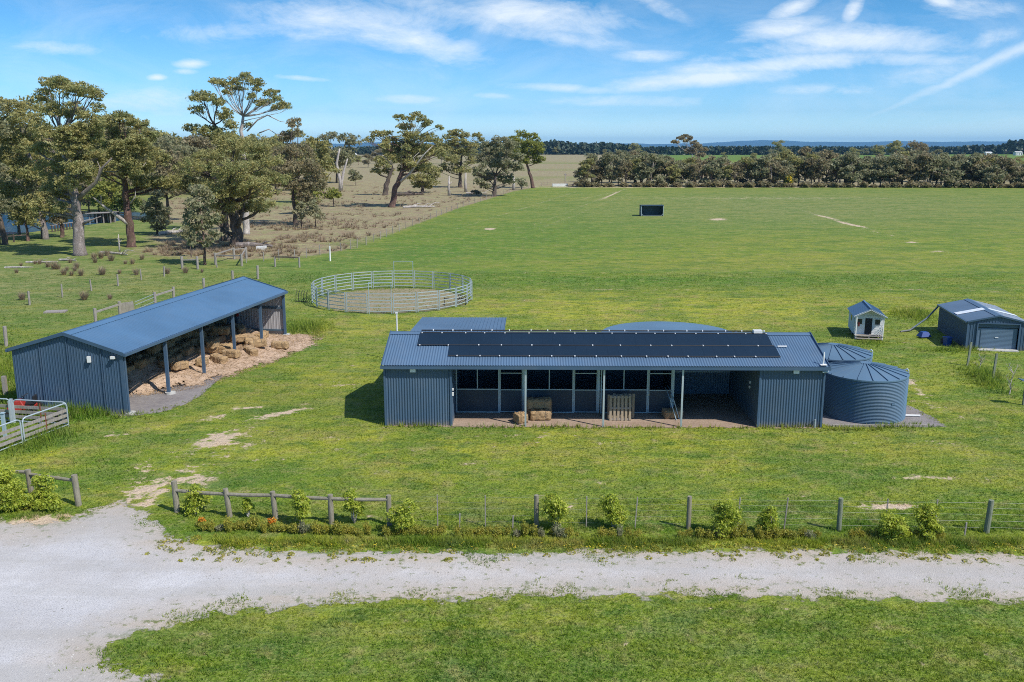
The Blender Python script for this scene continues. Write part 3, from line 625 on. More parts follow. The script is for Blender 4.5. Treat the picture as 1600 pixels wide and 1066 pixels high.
# ---------- hay bales ----------
def bale_mesh(seed,L=1.1,W=.52,Hh=.47):
    rn=random.Random(seed); nx,ny,nz=10,5,5; idx={}; vs=[]; fs=[]
    def vid(i,j,k):
        if (i,j,k) in idx: return idx[(i,j,k)]
        x=(i/nx-.5)*L; y=(j/ny-.5)*W; z=k/nz*Hh
        ex=min(i,nx-i)==0; ey=min(j,ny-j)==0; ez=min(k,nz-k)==0
        if ex+ey+ez>=2: x*=.93; y*=.85; z=Hh/2+(z-Hh/2)*.86
        pin=.955 if abs(abs(x)/L-.22)<.06 else 1.02
        x+=rn.uniform(-.018,.018); y=y*pin+rn.uniform(-.022,.022); z=max(0,Hh/2+(z-Hh/2)*pin+rn.uniform(-.022,.022))
        idx[(i,j,k)]=len(vs); vs.append((x,y,z)); return idx[(i,j,k)]
    for i in range(nx):
        for j in range(ny):
            fs.append((vid(i,j,0),vid(i,j+1,0),vid(i+1,j+1,0),vid(i+1,j,0))); fs.append((vid(i,j,nz),vid(i+1,j,nz),vid(i+1,j+1,nz),vid(i,j+1,nz)))
        for k in range(nz):
            fs.append((vid(i,0,k),vid(i+1,0,k),vid(i+1,0,k+1),vid(i,0,k+1))); fs.append((vid(i,ny,k),vid(i,ny,k+1),vid(i+1,ny,k+1),vid(i+1,ny,k)))
    for j in range(ny):
        for k in range(nz):
            fs.append((vid(0,j,k),vid(0,j,k+1),vid(0,j+1,k+1),vid(0,j+1,k))); fs.append((vid(nx,j,k),vid(nx,j+1,k),vid(nx,j+1,k+1),vid(nx,j,k+1)))
    for _ in range(240):   # wisps
        f=rn.choice([0,1,2,3,4]); x=rn.uniform(-.5,.5)*L; y=rn.uniform(-.5,.5)*W; z=rn.uniform(.05,1)*Hh
        if f==0: y=-W/2
        elif f==1: y=W/2
        elif f==2: z=Hh
        elif f==3: x=-L/2
        else: x=L/2
        d=Vector((rn.uniform(-1,1),rn.uniform(-1,1),rn.uniform(-.3,1))).normalized()*rn.uniform(.04,.11); n=len(vs)
        q=Vector((x,y,z))*1.0; w=Vector((rn.uniform(-1,1),rn.uniform(-1,1),rn.uniform(-1,1)))*.008
        vs+= [tuple(q-w),tuple(q+w),tuple(q+d)]; fs.append((n,n+1,n+2))
    me=bpy.data.meshes.new('bale_body'); me.from_pydata(vs,[],fs); me.materials.append(M['straw'])
    mb=MB()
    for x in (-.22*L,.22*L):
        y=W/2*.975+.006; z1=Hh*.985+.004; mb.tube([(x,-y,.01),(x,-y,z1),(x,y,z1),(x,y,.01)],.006,4)
    ts=bpy.data.meshes.new('twine'); ts.from_pydata(mb.v,[],mb.f); ts.materials.append(M['wire'])
    return me,ts
BALES=[bale_mesh(s) for s in (1,2,3,4)]
GB='hay bales in the open shed'
def bale(x,y,z,rz,label,group=None,sc=(1,1,1),tilt=0.0):
    me,ts=random.choice(BALES); o=thing('hay_bale',label,'hay bale',(x,y,z),rz,group); o.scale=sc; o.rotation_euler.y=tilt
    b=link_mesh('bale_body',me,None,o); link_mesh('twine',ts,None,o); return o
shade_lab='straw coloured hay bale in the shaded heap inside the open hay shed'
A1=math.atan2(E1.y,E1.x)
rb=random.Random(5)
for (t_,lv,sa,sb) in ((5.35,0,2.4,18.4),(5.35,1,3.2,17.2),(4.6,0,2.6,18.2),(5.4,2,6,15.4),(4.5,1,5,16.6),(3.8,0,3.4,17.4),(3.1,0,5.0,15.5),(3.6,1,7.5,14),(2.3,0,7.8,14.6)):
    s_=sa
    while s_<sb:
        if rb.random()<(.93 if lv==0 else .74):
            h0=hs(np.array([S(s_,t_)[0]]),np.array([S(s_,t_)[1]]),np.array([2.0]))[0]*.8
            q=S(s_+rb.uniform(-.1,.1),t_+rb.uniform(-.12,.12),h0+lv*.47); bale(*q,A1+(rb.uniform(-.3,.3) if rb.random()<.75 else 1.57),shade_lab,GB,tilt=rb.uniform(-.07,.07))
        s_+=1.22
for (px,py,z,rz,tl,lab) in ((347,549,.62,.1,.03,'upper of two stacked sunlit hay bales between shed posts'),(351,560,.12,-.05,0,'lower sunlit hay bale of the stack of two by the shed posts'),
    (329,561,.12,.5,.12,'sunlit hay bale tipped against the left of the small stack in the shed opening'),(392,546,.20,-.6,.15,'hay bale lying askew on spilled straw near the far shed posts'),(404,552,.12,.35,-.08,'flattened sunlit bale beside the second last shed post'),
    (438,548,.05,-.15,0,'single hay bale farthest out on the spilled straw outside the shed'),(374,548,.25,.7,.1,'sunlit bale behind the shed post at the straw mound'),(362,566,.05,-.3,0,'broken bale at foot of the middle shed post'),
    (343,524,.3,.2,.05,'brown bale at the edge of the roof shadow in the shed'),(308,553,.2,.1,.1,'brown bale at the dark edge of the straw mound')):
    q=P(px,py); hz_=float(hs(np.array([q.x]),np.array([q.y]),np.array([1.0]))[0]); bale(q.x,q.y,z+hz_*.8,rz,lab,GB,tilt=tl)
for j_,(s_,t_,z_,r_) in enumerate(((9.3,.9,.05,.2),(10.6,.5,.02,1.2),(13.1,1.2,.05,-.4),(14.4,.3,.0,.5),(15.8,1.3,.1,1.4),(17.2,.7,.0,-.2),(11.9,1.5,.45,.1),(16.6,1.9,.4,.6),(7.6,1.4,.1,-.2),(12.7,-.6,-.05,.9))):
    q=S(s_,t_); hz_=float(hs(np.array([q[0]]),np.array([q[1]]),np.array([1.0]))[0]); bale(q[0],q[1],z_+hz_*.8,A1+r_,'tumbled hay bale on the straw between the posts of the open shed',GB,tilt=.12*(-1)**j_)
rg0=np.random.default_rng(44); N0=14000; s0=rg0.uniform(1.6,20,N0); t0=rg0.uniform(-2.9,5.6,N0); XX=SO.x+E1.x*s0+E2.x*t0; YY=SO.y+E1.y*s0+E2.y*t0
SD0=sdf([S(1.6,6)[:2],S(2.2,3.5)[:2],S(4.0,1.2)[:2],S(5.5,-.4)[:2],S(8,-1.1)[:2],S(11,-1.9)[:2],S(14,-2.6)[:2],S(16.5,-3)[:2],S(19,-2.6)[:2],S(20.4,-1.2)[:2],S(19.5,.2)[:2],S(19.5,5.9)[:2]],XX,YY)
k0=SD0>-.5-.3*rg0.uniform(size=N0); XX,YY,SD0=XX[k0],YY[k0],SD0[k0]; n0=len(XX); Z0=hs(XX,YY,SD0)+.02; a0=rg0.uniform(0,6.28,n0); L0=rg0.uniform(.08,.28,n0)
D0_=np.stack([np.cos(a0)*L0,np.sin(a0)*L0,rg0.uniform(0,.10,n0)],-1); W0=np.stack([-np.sin(a0),np.cos(a0),0*a0],-1)*.014; B0=np.stack([XX,YY,Z0],-1)
V0=np.stack([B0-W0,B0+W0,B0+D0_],1).reshape(-1,3); tag(np_mesh('straw_wisps',V0,np.arange(3*n0,dtype=np.int32).reshape(-1,3),M['straw']),'loose stalks of hay strewn over the shed floor','hay',None,'stuff')
# bales and pallets at the stable
q=P(840,655); bale(q.x+.14,q.y-.1,.0,.03,'sunlit hay bale lying flat in front of the middle stall',"hay bales at the stable",(.92,1,1))
bale(q.x+.08,q.y+.42,.42,.0,'large shaded hay bale perched behind the flat one at the middle stall',"hay bales at the stable",(1.1,1.1,1.1)); bale(q.x+.1,q.y+.6,0,.02,'shaded hay bale beneath the large perched bale at the stall',"hay bales at the stable",(1.1,1,1))
q=P(815,660); bale(q.x-.05,q.y,.0,.45,'small hay bale end on at the foot of a veranda post',"hay bales at the stable",(.55,1.1,1))
q=P(1052,655); bale(q.x,q.y+.3,.0,.15,'slumped loose hay bale beside the leaning gates',"hay bales at the stable",(.85,1.3,.9))
def pallet(loc,rz,lean,label):
    o=thing('pallet',label,'pallet',loc,rz,'pallets leaning at the stable'); o.rotation_euler.x=lean
    W,Hp=1.05,1.2; mb=MB()
    for x in (-.47,-.28,-.095,.095,.28,.47): mb.box((x,-.055,Hp/2),(.11,.02,Hp+.02+.03*math.sin(x*9)))
    for x in (-.47,0,.47): mb.box((x,.075,Hp/2),(.11,.02,Hp))
    mb.build('deck_board',M['pallet'],o,local=True)
    mb=MB()
    for z in (.06,.6,1.13): mb.box((0,.01,z),(W,.105,.09))
    mb.build('bearer',M['oldwood'],o,local=True); return o
q=B(zx(962)+.05,.95); pallet((q[0],q[1],0.02),.0,-.10,'front pallet standing upright against the stall board')
q=B(zx(962)-.02,1.12); pallet((q[0],q[1],0.02),.02,-.10,'rear pallet just behind another at the stall, slightly left')
q=B(zx(966),1.35); pallet((q[0]+.12,q[1],0.02),-.03,-.06,'rearmost weathered pallet peeping out right of the pallet stack')
# leaning gates
for i,(dx,le) in enumerate(((0,.30),(.18,.22))):
    g_=thing('leaning_gate',('pale tubular gate leaning behind the last veranda post','second tubular gate leaning beside it against the stall end')[i],'gate',B(7.95+dx,1.0+.2*i),0,'gates leaning at the open bay')
    mb=MB(); a=[(0,0,.03),(0,2.0,.03),(-.15-.2*le,2.0,1.05),(-.32,1.6,1.25),(-.35,.5,1.2),(-.3,0.1,1.0),(0,0,.03)]
    mb.tube([(x-.0,y,z) for x,y,z in a],.022,8); mb.build('gate_frame',M['frame'],g_,local=True)
    mb=MB()
    for z in (.3,.6,.9): mb.tube([(-.28*z,.02,z),(-.28*z,1.98,z)],.012,6)
    mb.build('gate_bar',M['frame'],g_,local=True)

# ---------- cubby house, garage, field shelter ----------
def cubby():
    A=P(1335,530); A.z=0; q=Vector((24.9,64.1,0))-Vector((24.1,60.5,0)); e1=q.normalized(); e2=Vector((e1.y,-e1.x,0))
    base=Vector((A.x,A.y,0))
    c=thing('cubby_house','small pale blue weatherboard cubby house with a white front porch','cubby house',(base.x,base.y,0))
    def C(x,y,z=0): v=base+e2*x+e1*y; return Vector((v.x,v.y,z))
    W=1.85; D0=.55; D1=3.3; zb=.28; ze=1.62; zr=2.12
    mb=MB()
    def board(a,b,z0,z1f,nrm,step=.13):
        z=z0
        while z<z1f-.01:
            z2=min(z+step,z1f); p1=Vector(a)+nrm*.022; p2=Vector(b)+nrm*.022
            mb.add([(p1.x,p1.y,z),(p2.x,p2.y,z),(b[0],b[1],z2),(a[0],a[1],z2)],[(0,1,2,3)])
            mb.add([(p1.x,p1.y,z),(p2.x,p2.y,z),(b[0],b[1],z),(a[0],a[1],z)],[(3,2,1,0)]); z=z2
    board(C(0,D0),C(0,D1),zb,ze,-e2); board(C(W,D1),C(W,D0),zb,ze,e2); board(C(W,D1),C(0,D1),zb,ze,e1)
    mb.add([C(0,D1,ze),C(W,D1,ze),C(W/2,D1,zr)],[(0,1,2)]); mb.build('wall',M['cubby'],c)
    mb=MB(); board(C(0,D0),C(W,D0),zb,ze,-e1); mb.add([C(0,D0,ze),C(W,D0,ze),C(W/2,D0,zr)],[(0,1,2)]); mb.build('front_wall',M['white'],c)
    mb=MB(); nl=(Vector((0,0,1))*(W/2)-e2*(zr-ze)).normalized(); nr=(Vector((0,0,1))*(W/2)+e2*(zr-ze)).normalized()
    k=(zr-ze)/(W/2)
    for sgn,nn in ((-1,nl),(1,nr)):
        x1=W/2+sgn*(W/2+.16); z1=zr-k*(W/2+.16)+.05; a=[C(x1,-.12,z1),C(x1,D1+.12,z1),C(W/2,D1+.12,zr+.05),C(W/2,-.12,zr+.05)]
        mb.add(a+[p-nn*.035 for p in a],[(0,1,2,3),(7,6,5,4),(0,4,5,1),(1,5,6,2),(2,6,7,3),(3,7,4,0)])
        for i in range(12):
            y=-.1+i*.31; mb.bar(C(x1,y,z1+.012),C(W/2,y,zr+.062),.025,.02,nn)
    mb.bar(C(W/2,-.12,zr+.07),C(W/2,D1+.12,zr+.07),.12,.03); mb.build('roof',M['roof2'],c)
    mb=MB(); mb.bar(C(-.14,-.1,ze-.03),C(W/2,-.1,zr+.0),.03,.09); mb.bar(C(W+.14,-.1,ze-.03),C(W/2,-.1,zr+.0),.03,.09); mb.build('barge_board',M['white'],c)
    mb=MB(); mb.bar(C(W/2,-.08,zb-.03),C(W/2,D0,zb-.03),W,.05); mb.bar(C(W/2,-.3,.1),C(W/2,-.05,.1),W*.9,.05); mb.build('deck',M['oldwood'],c)
    for x in (.05,W-.05,):
        mb=MB(); mb.bar(C(x,-.02,0),C(x,-.02,ze),.07,.07); mb.build('porch_post',M['white'],c)
    mb=MB()
    for x0,x1 in ((.05,.45),(W-.55,W-.05)):
        for z in (.42,.58,.74,.9): 
            if x0>1: mb.bar(C(x0,-.02,z),C(x1,-.02,z),.03,.05)
    for x in (.05,W-.05):
        for z in (.45,.65,.85): mb.bar(C(x,0,z),C(x,D0,z),.03,.05)
    mb.bar(C(W-.05,-.05,.95),C(W-.62,-.05,.35),.05,.05); mb.build('railing',M['white'],c)
    mb=MB(); mb.bar(C(W*.5,D0-.035,.85),C(W*.5,D0-.015,.85),.46,1.1); mb.build('door',M['darkgap'],c)
    for x in (W*.18,W*.81):
        mb=MB(); mb.bar(C(x,D0-.05,1.16),C(x,D0-.02,1.16),.4,.44); w=mb.build('window_frame',M['white'],c)
        mb=MB(); mb.bar(C(x,D0-.06,1.16),C(x,D0-.045,1.16),.32,.36); g2=mb.build('pane',M['glass'],w)
        for v in g2.data.vertices: v.co-=c.location
    mb=MB(); mb.bar(C(-.03,1.9,1.18),C(-.045,1.9,1.18),.35,.35); mb.build('side_window',M['glass'],c)
    mb=MB(); mb.box(C(.28,D0-.1,.98),(.1,.06,.3)); mb.build('letter_box',M['red'],c)
    mb=MB()
    for x in (.1,W/2,W-.1):
        for y in (0,D0,1.9,D1-.1): mb.bar(C(x,y,0),C(x,y,zb-.02),.1,.1)
    mb.build('stump',M['oldwood'],c)
cubby()
def garage():
    g0=Vector((29.8,58.3,0)); e1=Vector((1.1,6.4,0)).normalized(); e2=Vector((e1.y,-e1.x,0))
    c=thing('garage','small blue steel garage with roller door and clear roof strips','garage',(g0.x,g0.y,0))
    def C(x,y,z=0): v=g0+e2*x+e1*y; return Vector((v.x,v.y,z))
    W=3.7; L=6.5; ze=1.84; zr=2.27; gzz=lambda s: ze+(zr-ze)*(1-abs(s-W/2)/(W/2))
    dx0,dx1,dz=.62,3.12,1.72
    mb=MB()
    corr(mb,lambda u:C(u,0,0),lambda u:C(u,0,gzz(u)),dx0,.17,.02,-e1,True); corr(mb,lambda u:C(dx1+u,0,0),lambda u:C(dx1+u,0,gzz(dx1+u)),W-dx1,.17,.02,-e1,True)
    corr(mb,lambda u:C(dx0+u,0,dz),lambda u:C(dx0+u,0,gzz(dx0+u)),dx1-dx0,.17,.02,-e1,True); mb.build('front_wall',M['wall'],c)
    mb=MB(); corr(mb,lambda u:C(0,u,0),lambda u:C(0,u,ze),L,.17,.02,-e2,True); corr(mb,lambda u:C(W,u,0),lambda u:C(W,u,ze),L,.17,.02,e2,True); mb.build('side_wall',M['wall'],c)
    mb=MB(); corr(mb,lambda u:C(u,L,0),lambda u:C(u,L,gzz(u)),W,.17,.02,e1,True); mb.build('back_wall',M['wall'],c)
    n1=(Vector((0,0,1))*(W/2)-e2*(zr-ze)).normalized(); n2=(Vector((0,0,1))*(W/2)+e2*(zr-ze)).normalized()
    mb=MB(); corr(mb,lambda u:C(-.08,-.08+u,ze),lambda u:C(W/2,-.08+u,zr+.02),L+.16,.2,.02,n1,True); corr(mb,lambda u:C(W+.08,-.08+u,ze),lambda u:C(W/2,-.08+u,zr+.02),L+.16,.2,.02,n2,True); mb.build('roof',M['roof'],c)
    mb=MB(); mb.bar(C(W/2-.13,-.1,zr+.02),C(W/2-.13,L+.1,zr+.02),.28,.012,n1); mb.bar(C(W/2+.13,-.1,zr+.02),C(W/2+.13,L+.1,zr+.02),.28,.012,n2); mb.build('ridge_cap',M['roof'],c)
    for nn,xa in ((n1,-.05),(n2,W+.05)):
        mb=MB(); y=2.6; a=C(xa,y,ze+.01)+nn*.035; b=C(W/2+(-.15 if xa<1 else .15),y,zr-.02)+nn*.035; mb.bar(a,b,.72,.012,nn); mb.build('skylight',M['skylight'],c)
    mb=MB()
    z=.03
    while z<1.34:
        mb.bar(C(dx0+.25,.1,z+.045),C(dx1-.25,.1,z+.045),.03,.07); z+=.085
    mb.bar(C(dx0+.03,.13,.72),C(dx1-.03,.13,.72),.02,1.4); d=mb.build('roller_door',M['door'],c)
    mb=MB(); mb.bar(C(W/2-.1,.07,.8),C(W/2+.1,.07,.8),.03,.05); h=mb.build('handle',M['white'],d)
    for v in h.data.vertices: v.co-=c.location
    mb=MB(); mb.bar(C(dx0,.2,dz-.12),C(dx1,.2,dz-.12),.3,.28); mb.build('door_drum',M['darkwall'],c)
    mb=MB(); mb.bar(C(dx0-.03,-.04,0),C(dx0-.03,-.04,dz+.05),.07,.05); mb.bar(C(dx1+.03,-.04,0),C(dx1+.03,-.04,dz+.05),.07,.05); mb.bar(C(dx0,-.04,dz+.02),C(dx1,-.04,dz+.02),.05,.07)
    for x in (0,W): mb.bar(C(x,-.04,0),C(x,-.04,ze),.1,.04)
    mb.bar(C(-.08,-.1,ze-.02),C(W/2,-.1,zr),.03,.1); mb.bar(C(W+.08,-.1,ze-.02),C(W/2,-.1,zr),.03,.1); mb.bar(C(-.13,-.08,ze-.05),C(-.13,L+.1,ze-.05),.1,.1); mb.build('trim',M['trim'],c)
    mb=MB(); mb.bar(C(W/2,-.5,.03),C(W/2,.1,.03),2.5,.06); mb.build('slab',M['concrete'],c)
    mb=MB(); mb.tube([C(-.12,L-.1,ze-.1),C(-.9,L-.4,.9),C(-2.2,L-1.2,.12),C(-2.9,L-1.5,.05)],.06,8); mb.build('downpipe',M['darkwall'],c)
    q=C(-.9,.9); b=thing('rubbish_bin','bright blue plastic bin beside the garage wall','bin',(q.x,q.y,0),.3,'blue bins by the garage')
    mb=MB(); mb.add([(-.16,-.16,0),(.16,-.16,0),(.16,.16,0),(-.16,.16,0),(-.21,-.21,.55),(.21,-.21,.55),(.21,.21,.55),(-.21,.21,.55)],[(3,2,1,0),(0,1,5,4),(1,2,6,5),(2,3,7,6),(3,0,4,7),(4,5,6,7)]); mb.build('bin_body',M['bluep'],b,local=True)
    mb=MB(); mb.box((0,0,.57),(.46,.46,.04)); mb.build('lid',M['bluep'],b,local=True)
    q=C(-1.75,3.3); b=thing('garden_barrow','upturned blue tray barrow in the garage shade','wheelbarrow',(q.x,q.y,0),.2)
    mb=MB(); mb.add([(-.4,-.3,.1),(.4,-.3,.1),(.4,.3,.1),(-.4,.3,.1),(-.22,-.16,.42),(.22,-.16,.42),(.22,.16,.42),(-.22,.16,.42)],[(3,2,1,0),(0,1,5,4),(1,2,6,5),(2,3,7,6),(3,0,4,7),(4,5,6,7)]); mb.build('tray',M['bluep'],b,local=True)
    mb=MB(); mb.tube([(-.05,0,.15),(.05,0,.15)],.15,14); mb.build('wheel',M['black'],b,local=True)
    q=C(-.75,1.6); b=thing('dark_crate','dark plastic crate between blue bin and barrow','crate',(q.x,q.y,0),.4)
    mb=MB(); 
    for s1,s2,w,d in ((0,-.2,.6,.03),(0,.2,.6,.03),(-.3,0,.03,.4),(.3,0,.03,.4)): mb.box((s1,s2,.17),(w,d,.34))
    mb.box((0,0,.03),(.6,.4,.04)); mb.build('crate_body',M['black'],b,local=True)
garage()
q=P(1002,338); q2=P(1036,338)
sh=thing('field_shelter','dark open fronted horse shelter alone in the far green paddock','shelter',((q.x+q2.x)/2,q.y,0))
w=q2.x-q.x; hS=2.15
mb=MB(); 
for a in (-1,1): mb.box((a*w/2,1.3,hS/2-.02),(.05,2.6,hS-.1))
mb.box((0,2.6,hS/2-.05),(w,.05,hS-.15)); mb.build('wall',M['darkwall'],sh,local=True)
mb=MB(); mb.add([(-w/2-.1,-.15,hS),(w/2+.1,-.15,hS),(w/2+.1,2.75,hS-.25),(-w/2-.1,2.75,hS-.25)],[(0,1,2,3)]); mb.add([(-w/2-.1,-.15,hS-.05),(w/2+.1,-.15,hS-.05),(w/2+.1,2.75,hS-.3),(-w/2-.1,2.75,hS-.3)],[(3,2,1,0)]); mb.box((0,-.16,hS-.06),(w+.2,.03,.16)); mb.build('roof',M['wall'],sh,local=True)
mb=MB()
for a in (-1,1): mb.box((a*(w/2),-.02,hS/2),(.09,.09,hS)); mb.bar((a*(w/2),0,.5),(a*(w/2-.4),0,.05),.06)
mb.bar((-w/2+.4,.0,.06),(w/2-.4,0,.06),.08); mb.build('frame',M['galv'],sh,local=True)
# ---------- round yard ----------
ry=thing('round_yard','round yard of pale steel panels on worn sand','round yard',(RC[0],RC[1],0))
NP=22
def rp(a,r=RR): return (RC[0]+math.sin(a)*r, RC[1]-math.cos(a)*r)
gates={0:1,11:1}
rail_z=(.22,.52,.82,1.10,1.36,1.62)
for k in range(NP):
    a0=2*math.pi*(k-.5)/NP-.02; a1=a0+2*math.pi/NP; p0=Vector((*rp(a0+.012),0)); p1=Vector((*rp(a1-.012),0))
    mb=MB()
    for z in rail_z: mb.bar((p0.x,p0.y,z),(p1.x,p1.y,z),.035,.058)
    for p in (p0,p1): mb.bar((p.x,p.y,.05),(p.x,p.y,1.66),.065,.065)
    mb.build('gate' if k in gates else 'panel',M['galv'],ry)
    if k in gates:
        mb=MB(); mb.tube([(p0.x,p0.y,0),(p0.x,p0.y,2.52),(p1.x,p1.y,2.52),(p1.x,p1.y,0)],.03,6); mb.build('gate_portal',M['frame'],ry)
o=thing('steel_rack','small hooped steel feeder on the grass outside the round yard','feeder',(*rp(-1.45,RR+.9),0))
mb=MB()
for i in range(5): mb.tube([(-.5+i*.22,-.1,0),(-.44+i*.22,-.1,.75),(-.38+i*.22,.15,.95)],.025,6)
mb.bar((-.5,-.1,.05),(.5,-.1,.05),.04); mb.bar((-.46,-.1,.6),(.44,-.1,.6),.03); mb.build('hoop',M['darkgap'],o,local=True)
o=thing('jump_stand','low dark rail jump inside the round yard near its right edge','horse jump',(*P(711,476)[:2],0))
mb=MB()
for x in (-.9,.9): mb.box((x,0,.3),(.06,.06,.6)); mb.box((x,0,.03),(.1,.5,.05))
mb.tube([(-.9,0,.5),(.9,0,.5)],.03,6); mb.build('jump_rail',M['black'],o,local=True)
# ---------- gates and boards of the cattle yard, lower left ----------
def yard_panel(a,b,h,label,name='yard_gate',boards=3,right_arch=True,left_arch=True):
    a=Vector(a); b=Vector(b); L=(b-a).length; d=(b-a).normalized(); o=thing(name,label,'gate',((a.x+b.x)/2,(a.y+b.y)/2,0),0,'gates of the cattle yard')
    q=lambda s,z,off=0: a+d*s+Vector((-d.y,d.x,0))*off+Vector((0,0,z))
    mb=MB(); r=.18
    pts=[q(0,0)]+([q(0,h-r),q(r*.3,h-r*.3),q(r,h)] if left_arch else [q(0,h)])+([q(L-r,h),q(L-r*.3,h-r*.3),q(L,h-r)] if right_arch else [q(L,h)])+[q(L,0)]
    mb.tube(pts,.034,8); mb.tube([q(.0,.1),q(L,.1)],.026,8); mb.build('gate_frame',M['galv'],o)
    for i in range(boards):
        z=.30+i*(h-.42)/boards; mb=MB(); mb.bar(q(.03,z,.03),q(L-.03,z+.01,.03),.035,.14,(0,0,1)); mb.build('board',M['oldwood'],o)
    mb=MB(); mb.bar(q(L*.5,.1,-.0),q(L*.5,h-.12,-.0),.05,.012); mb.build('brace',M['red2'],o); return o
M['red2']=plain('rusty_iron',(.22,.07,.035),.8)
yard_panel((-23.45,33.6,0),(-21.86,38.75,0),1.16,'long steel and board gate running out of the picture in the yard')
yard_panel((-21.83,38.87,0),(-21.05,41.35,0),1.16,'steel gate with grey boards nearest the shed grass')
yard_panel((-23.9,41.95,0),(-21.1,41.45,0),1.16,'gate closing the back of the yard below the shed wall')
yard_panel((-27.2,42.6,0),(-24.05,41.98,0),1.16,'gate behind the yard farthest from the drive')
mb=MB(); mb.box((-23.98,41.9,.6),(.14,.14,1.2)); mb.box((-23.98,41.75,.6),(.05,.14,1.1)); tag(mb.build('yard_post',M['galv']),'thick steel post where two yard gates meet','post')
mb=MB(); q=P(3,690); mb.box((q.x,q.y+.3,.6),(.13,.13,1.25)); mb.box((q.x,q.y+.3,1.24),(.19,.19,.04)); tag(mb.build('yard_post',M['frame']),'capped pale steel post inside the yard by the picture edge','post')
mo=thing('ride_on_mower','old red mower parked behind the yard gates','mower',(-24.3,43.25,0),.2)
mb=MB(); mb.add([(-.55,-.3,.3),(.35,-.3,.3),(.35,.3,.3),(-.55,.3,.3),(-.5,-.24,.72),(.1,-.24,.8),(.1,.24,.8),(-.5,.24,.72)],[(3,2,1,0),(0,1,5,4),(1,2,6,5),(2,3,7,6),(3,0,4,7),(4,5,6,7)]); mb.box((.45,0,.42),(.5,.8,.16)); mb.build('body',M['red'],mo,local=True,bevel=.03)
mb=MB(); mb.box((.5,0,.62),(.4,.42,.1)); mb.box((.7,0,.8),(.08,.42,.34)); mb.build('seat',M['black'],mo,local=True)
for x,y,r in ((-.4,.36,.2),(-.4,-.36,.2),(.62,.42,.28),(.62,-.42,.28)):
    mb=MB(); mb.tube([(x,y-.09,r),(x,y+.09,r)],r,20); mb.build('wheel',M['black'],mo,local=True)
mb=MB(); mb.tube([(.1,0,.7),(.25,0,1.0)],.02,6); mb.tube([(.25+.02*math.cos(0),0,1.0),(.26,0,1.02)],.17,14); mb.build('steering_wheel',M['black'],mo,local=True)
dr=thing('rusty_drum','rusty red drum inside the yard by the picture edge','drum',(-22.9,37.9,0))
mb=MB(); mb.cyl((0,0,0),.27,.3,20); mb.cyl((0,0,.3),.285,.03,20); mb.cyl((0,0,.33),.27,.3,20); mb.cyl((0,0,.63),.285,.03,20); mb.cyl((0,0,.66),.27,.2,20); mb.build('drum_body',M['red2'],dr,local=True)
mb=MB(); mb.cyl((0,0,.86),.25,.012,20); mb.build('lid',M['red'],dr,local=True)
for i,(x,y) in enumerate(((-21.6,41.9),)):
    ty=thing('worn_tyre','old black tyre standing behind the yard gate by the shed','tyre',(x,y,0)); mb=MB()
    pts=[(.27*math.cos(a),0.02*math.sin(a),.33+.27*math.sin(a)) for a in np.linspace(0,2*math.pi,25)]; mb.tube(pts,.075,8,False); mb.build('tread',M['black'],ty,local=True)

# ---------- fences by the drive ----------
def fence_post(mb,x,y,h,r,lean=0): mb.tube([(x,y,-.05),(x+lean*.5,y,h*.5),(x+lean,y,h)],[r,r*.97,r*.93],12)
def base(px,py): q=P(px,py); return q.x,q.y
f=thing('rail_fence','timber post and rail fence between the track gap and the first wire strainer','fence',P(440,808))
PR=[(277,800,.11,1.18,-.03),(359.5,808,.10,1.08,-.10),(431,812,.10,1.06,-.06),(518,819,.10,1.1,.0),(608.5,821,.095,1.12,0)]
tops=[]
for px,py,r,h,le in PR:
    x,y=base(px,py); mb=MB(); fence_post(mb,x,y,h,r,le); mb.build('post',M['post'],f); tops.append(Vector((x+le*.8,y-.02,h)))
zr=[.84,.88,.93,.96,.97]
for i in range(4):
    mb=MB(); a=tops[i]+Vector((0,0,-tops[i].z+zr[i])); b=tops[i+1]+Vector((0,0,-tops[i+1].z+zr[i+1])); m_=(a+b)/2+Vector((0,0,-.02)); mb.tube([a,m_,b],[.065,.07,.06],9); mb.build('rail',M['post'],f)
f=thing('rail_fence','short timber post and rail fence on the other side of the track gap','fence',P(80,783))
tops=[]
for px,py,r,h,le in [(-60,768,.1,1.05,0),(50,776,.11,1.08,-.04),(123,790,.115,1.2,-.05)]:
    x,y=base(px,py); mb=MB(); fence_post(mb,x,y,h,r,le); mb.build('post',M['post'],f); tops.append(Vector((x+le,y,0)))
for i in range(2):
    mb=MB(); mb.tube([tops[i]+Vector((0,0,.9)),tops[i+1]+Vector((0,0,.98))],.065,9); mb.build('rail',M['post'],f)
f=thing('wire_fence','post and wire fence along the drive in front of the stable','fence',P(1075,826))
big=[(838,824.5),(1075.5,826.5),(1310.5,829.5),(1541,833)]
for i,(px,py) in enumerate(big):
    x,y=base(px,py); mb=MB(); fence_post(mb,x,y,1.2,.085+.01*(i==3),(0,0,-.01,.05)[i]); mb.build('strainer_post',M['gpost'] if i>1 else M['post'],f)
x,y=base(1790,838); mb=MB(); fence_post(mb,x,y,1.2,.09); mb.build('strainer_post',M['gpost'],f)
for px,py,le in [(684,822,0),(758.5,823,0),(916,825,0),(992,826,.06),(1152,827,.04),(1225,827,.07),(1383,829,0),(1460,830,0),(1620,834,0),(1700,836,.03)]:
    x,y=base(px,py); mb=MB(); mb.bar((x,y,0),(x+le,y,1.16),.035,.05); mb.build('dropper',M['oldwood'],f)
mb=MB()
ends=[base(608.5,821)]+[base(*b) for b in big]+[base(1790,838)]
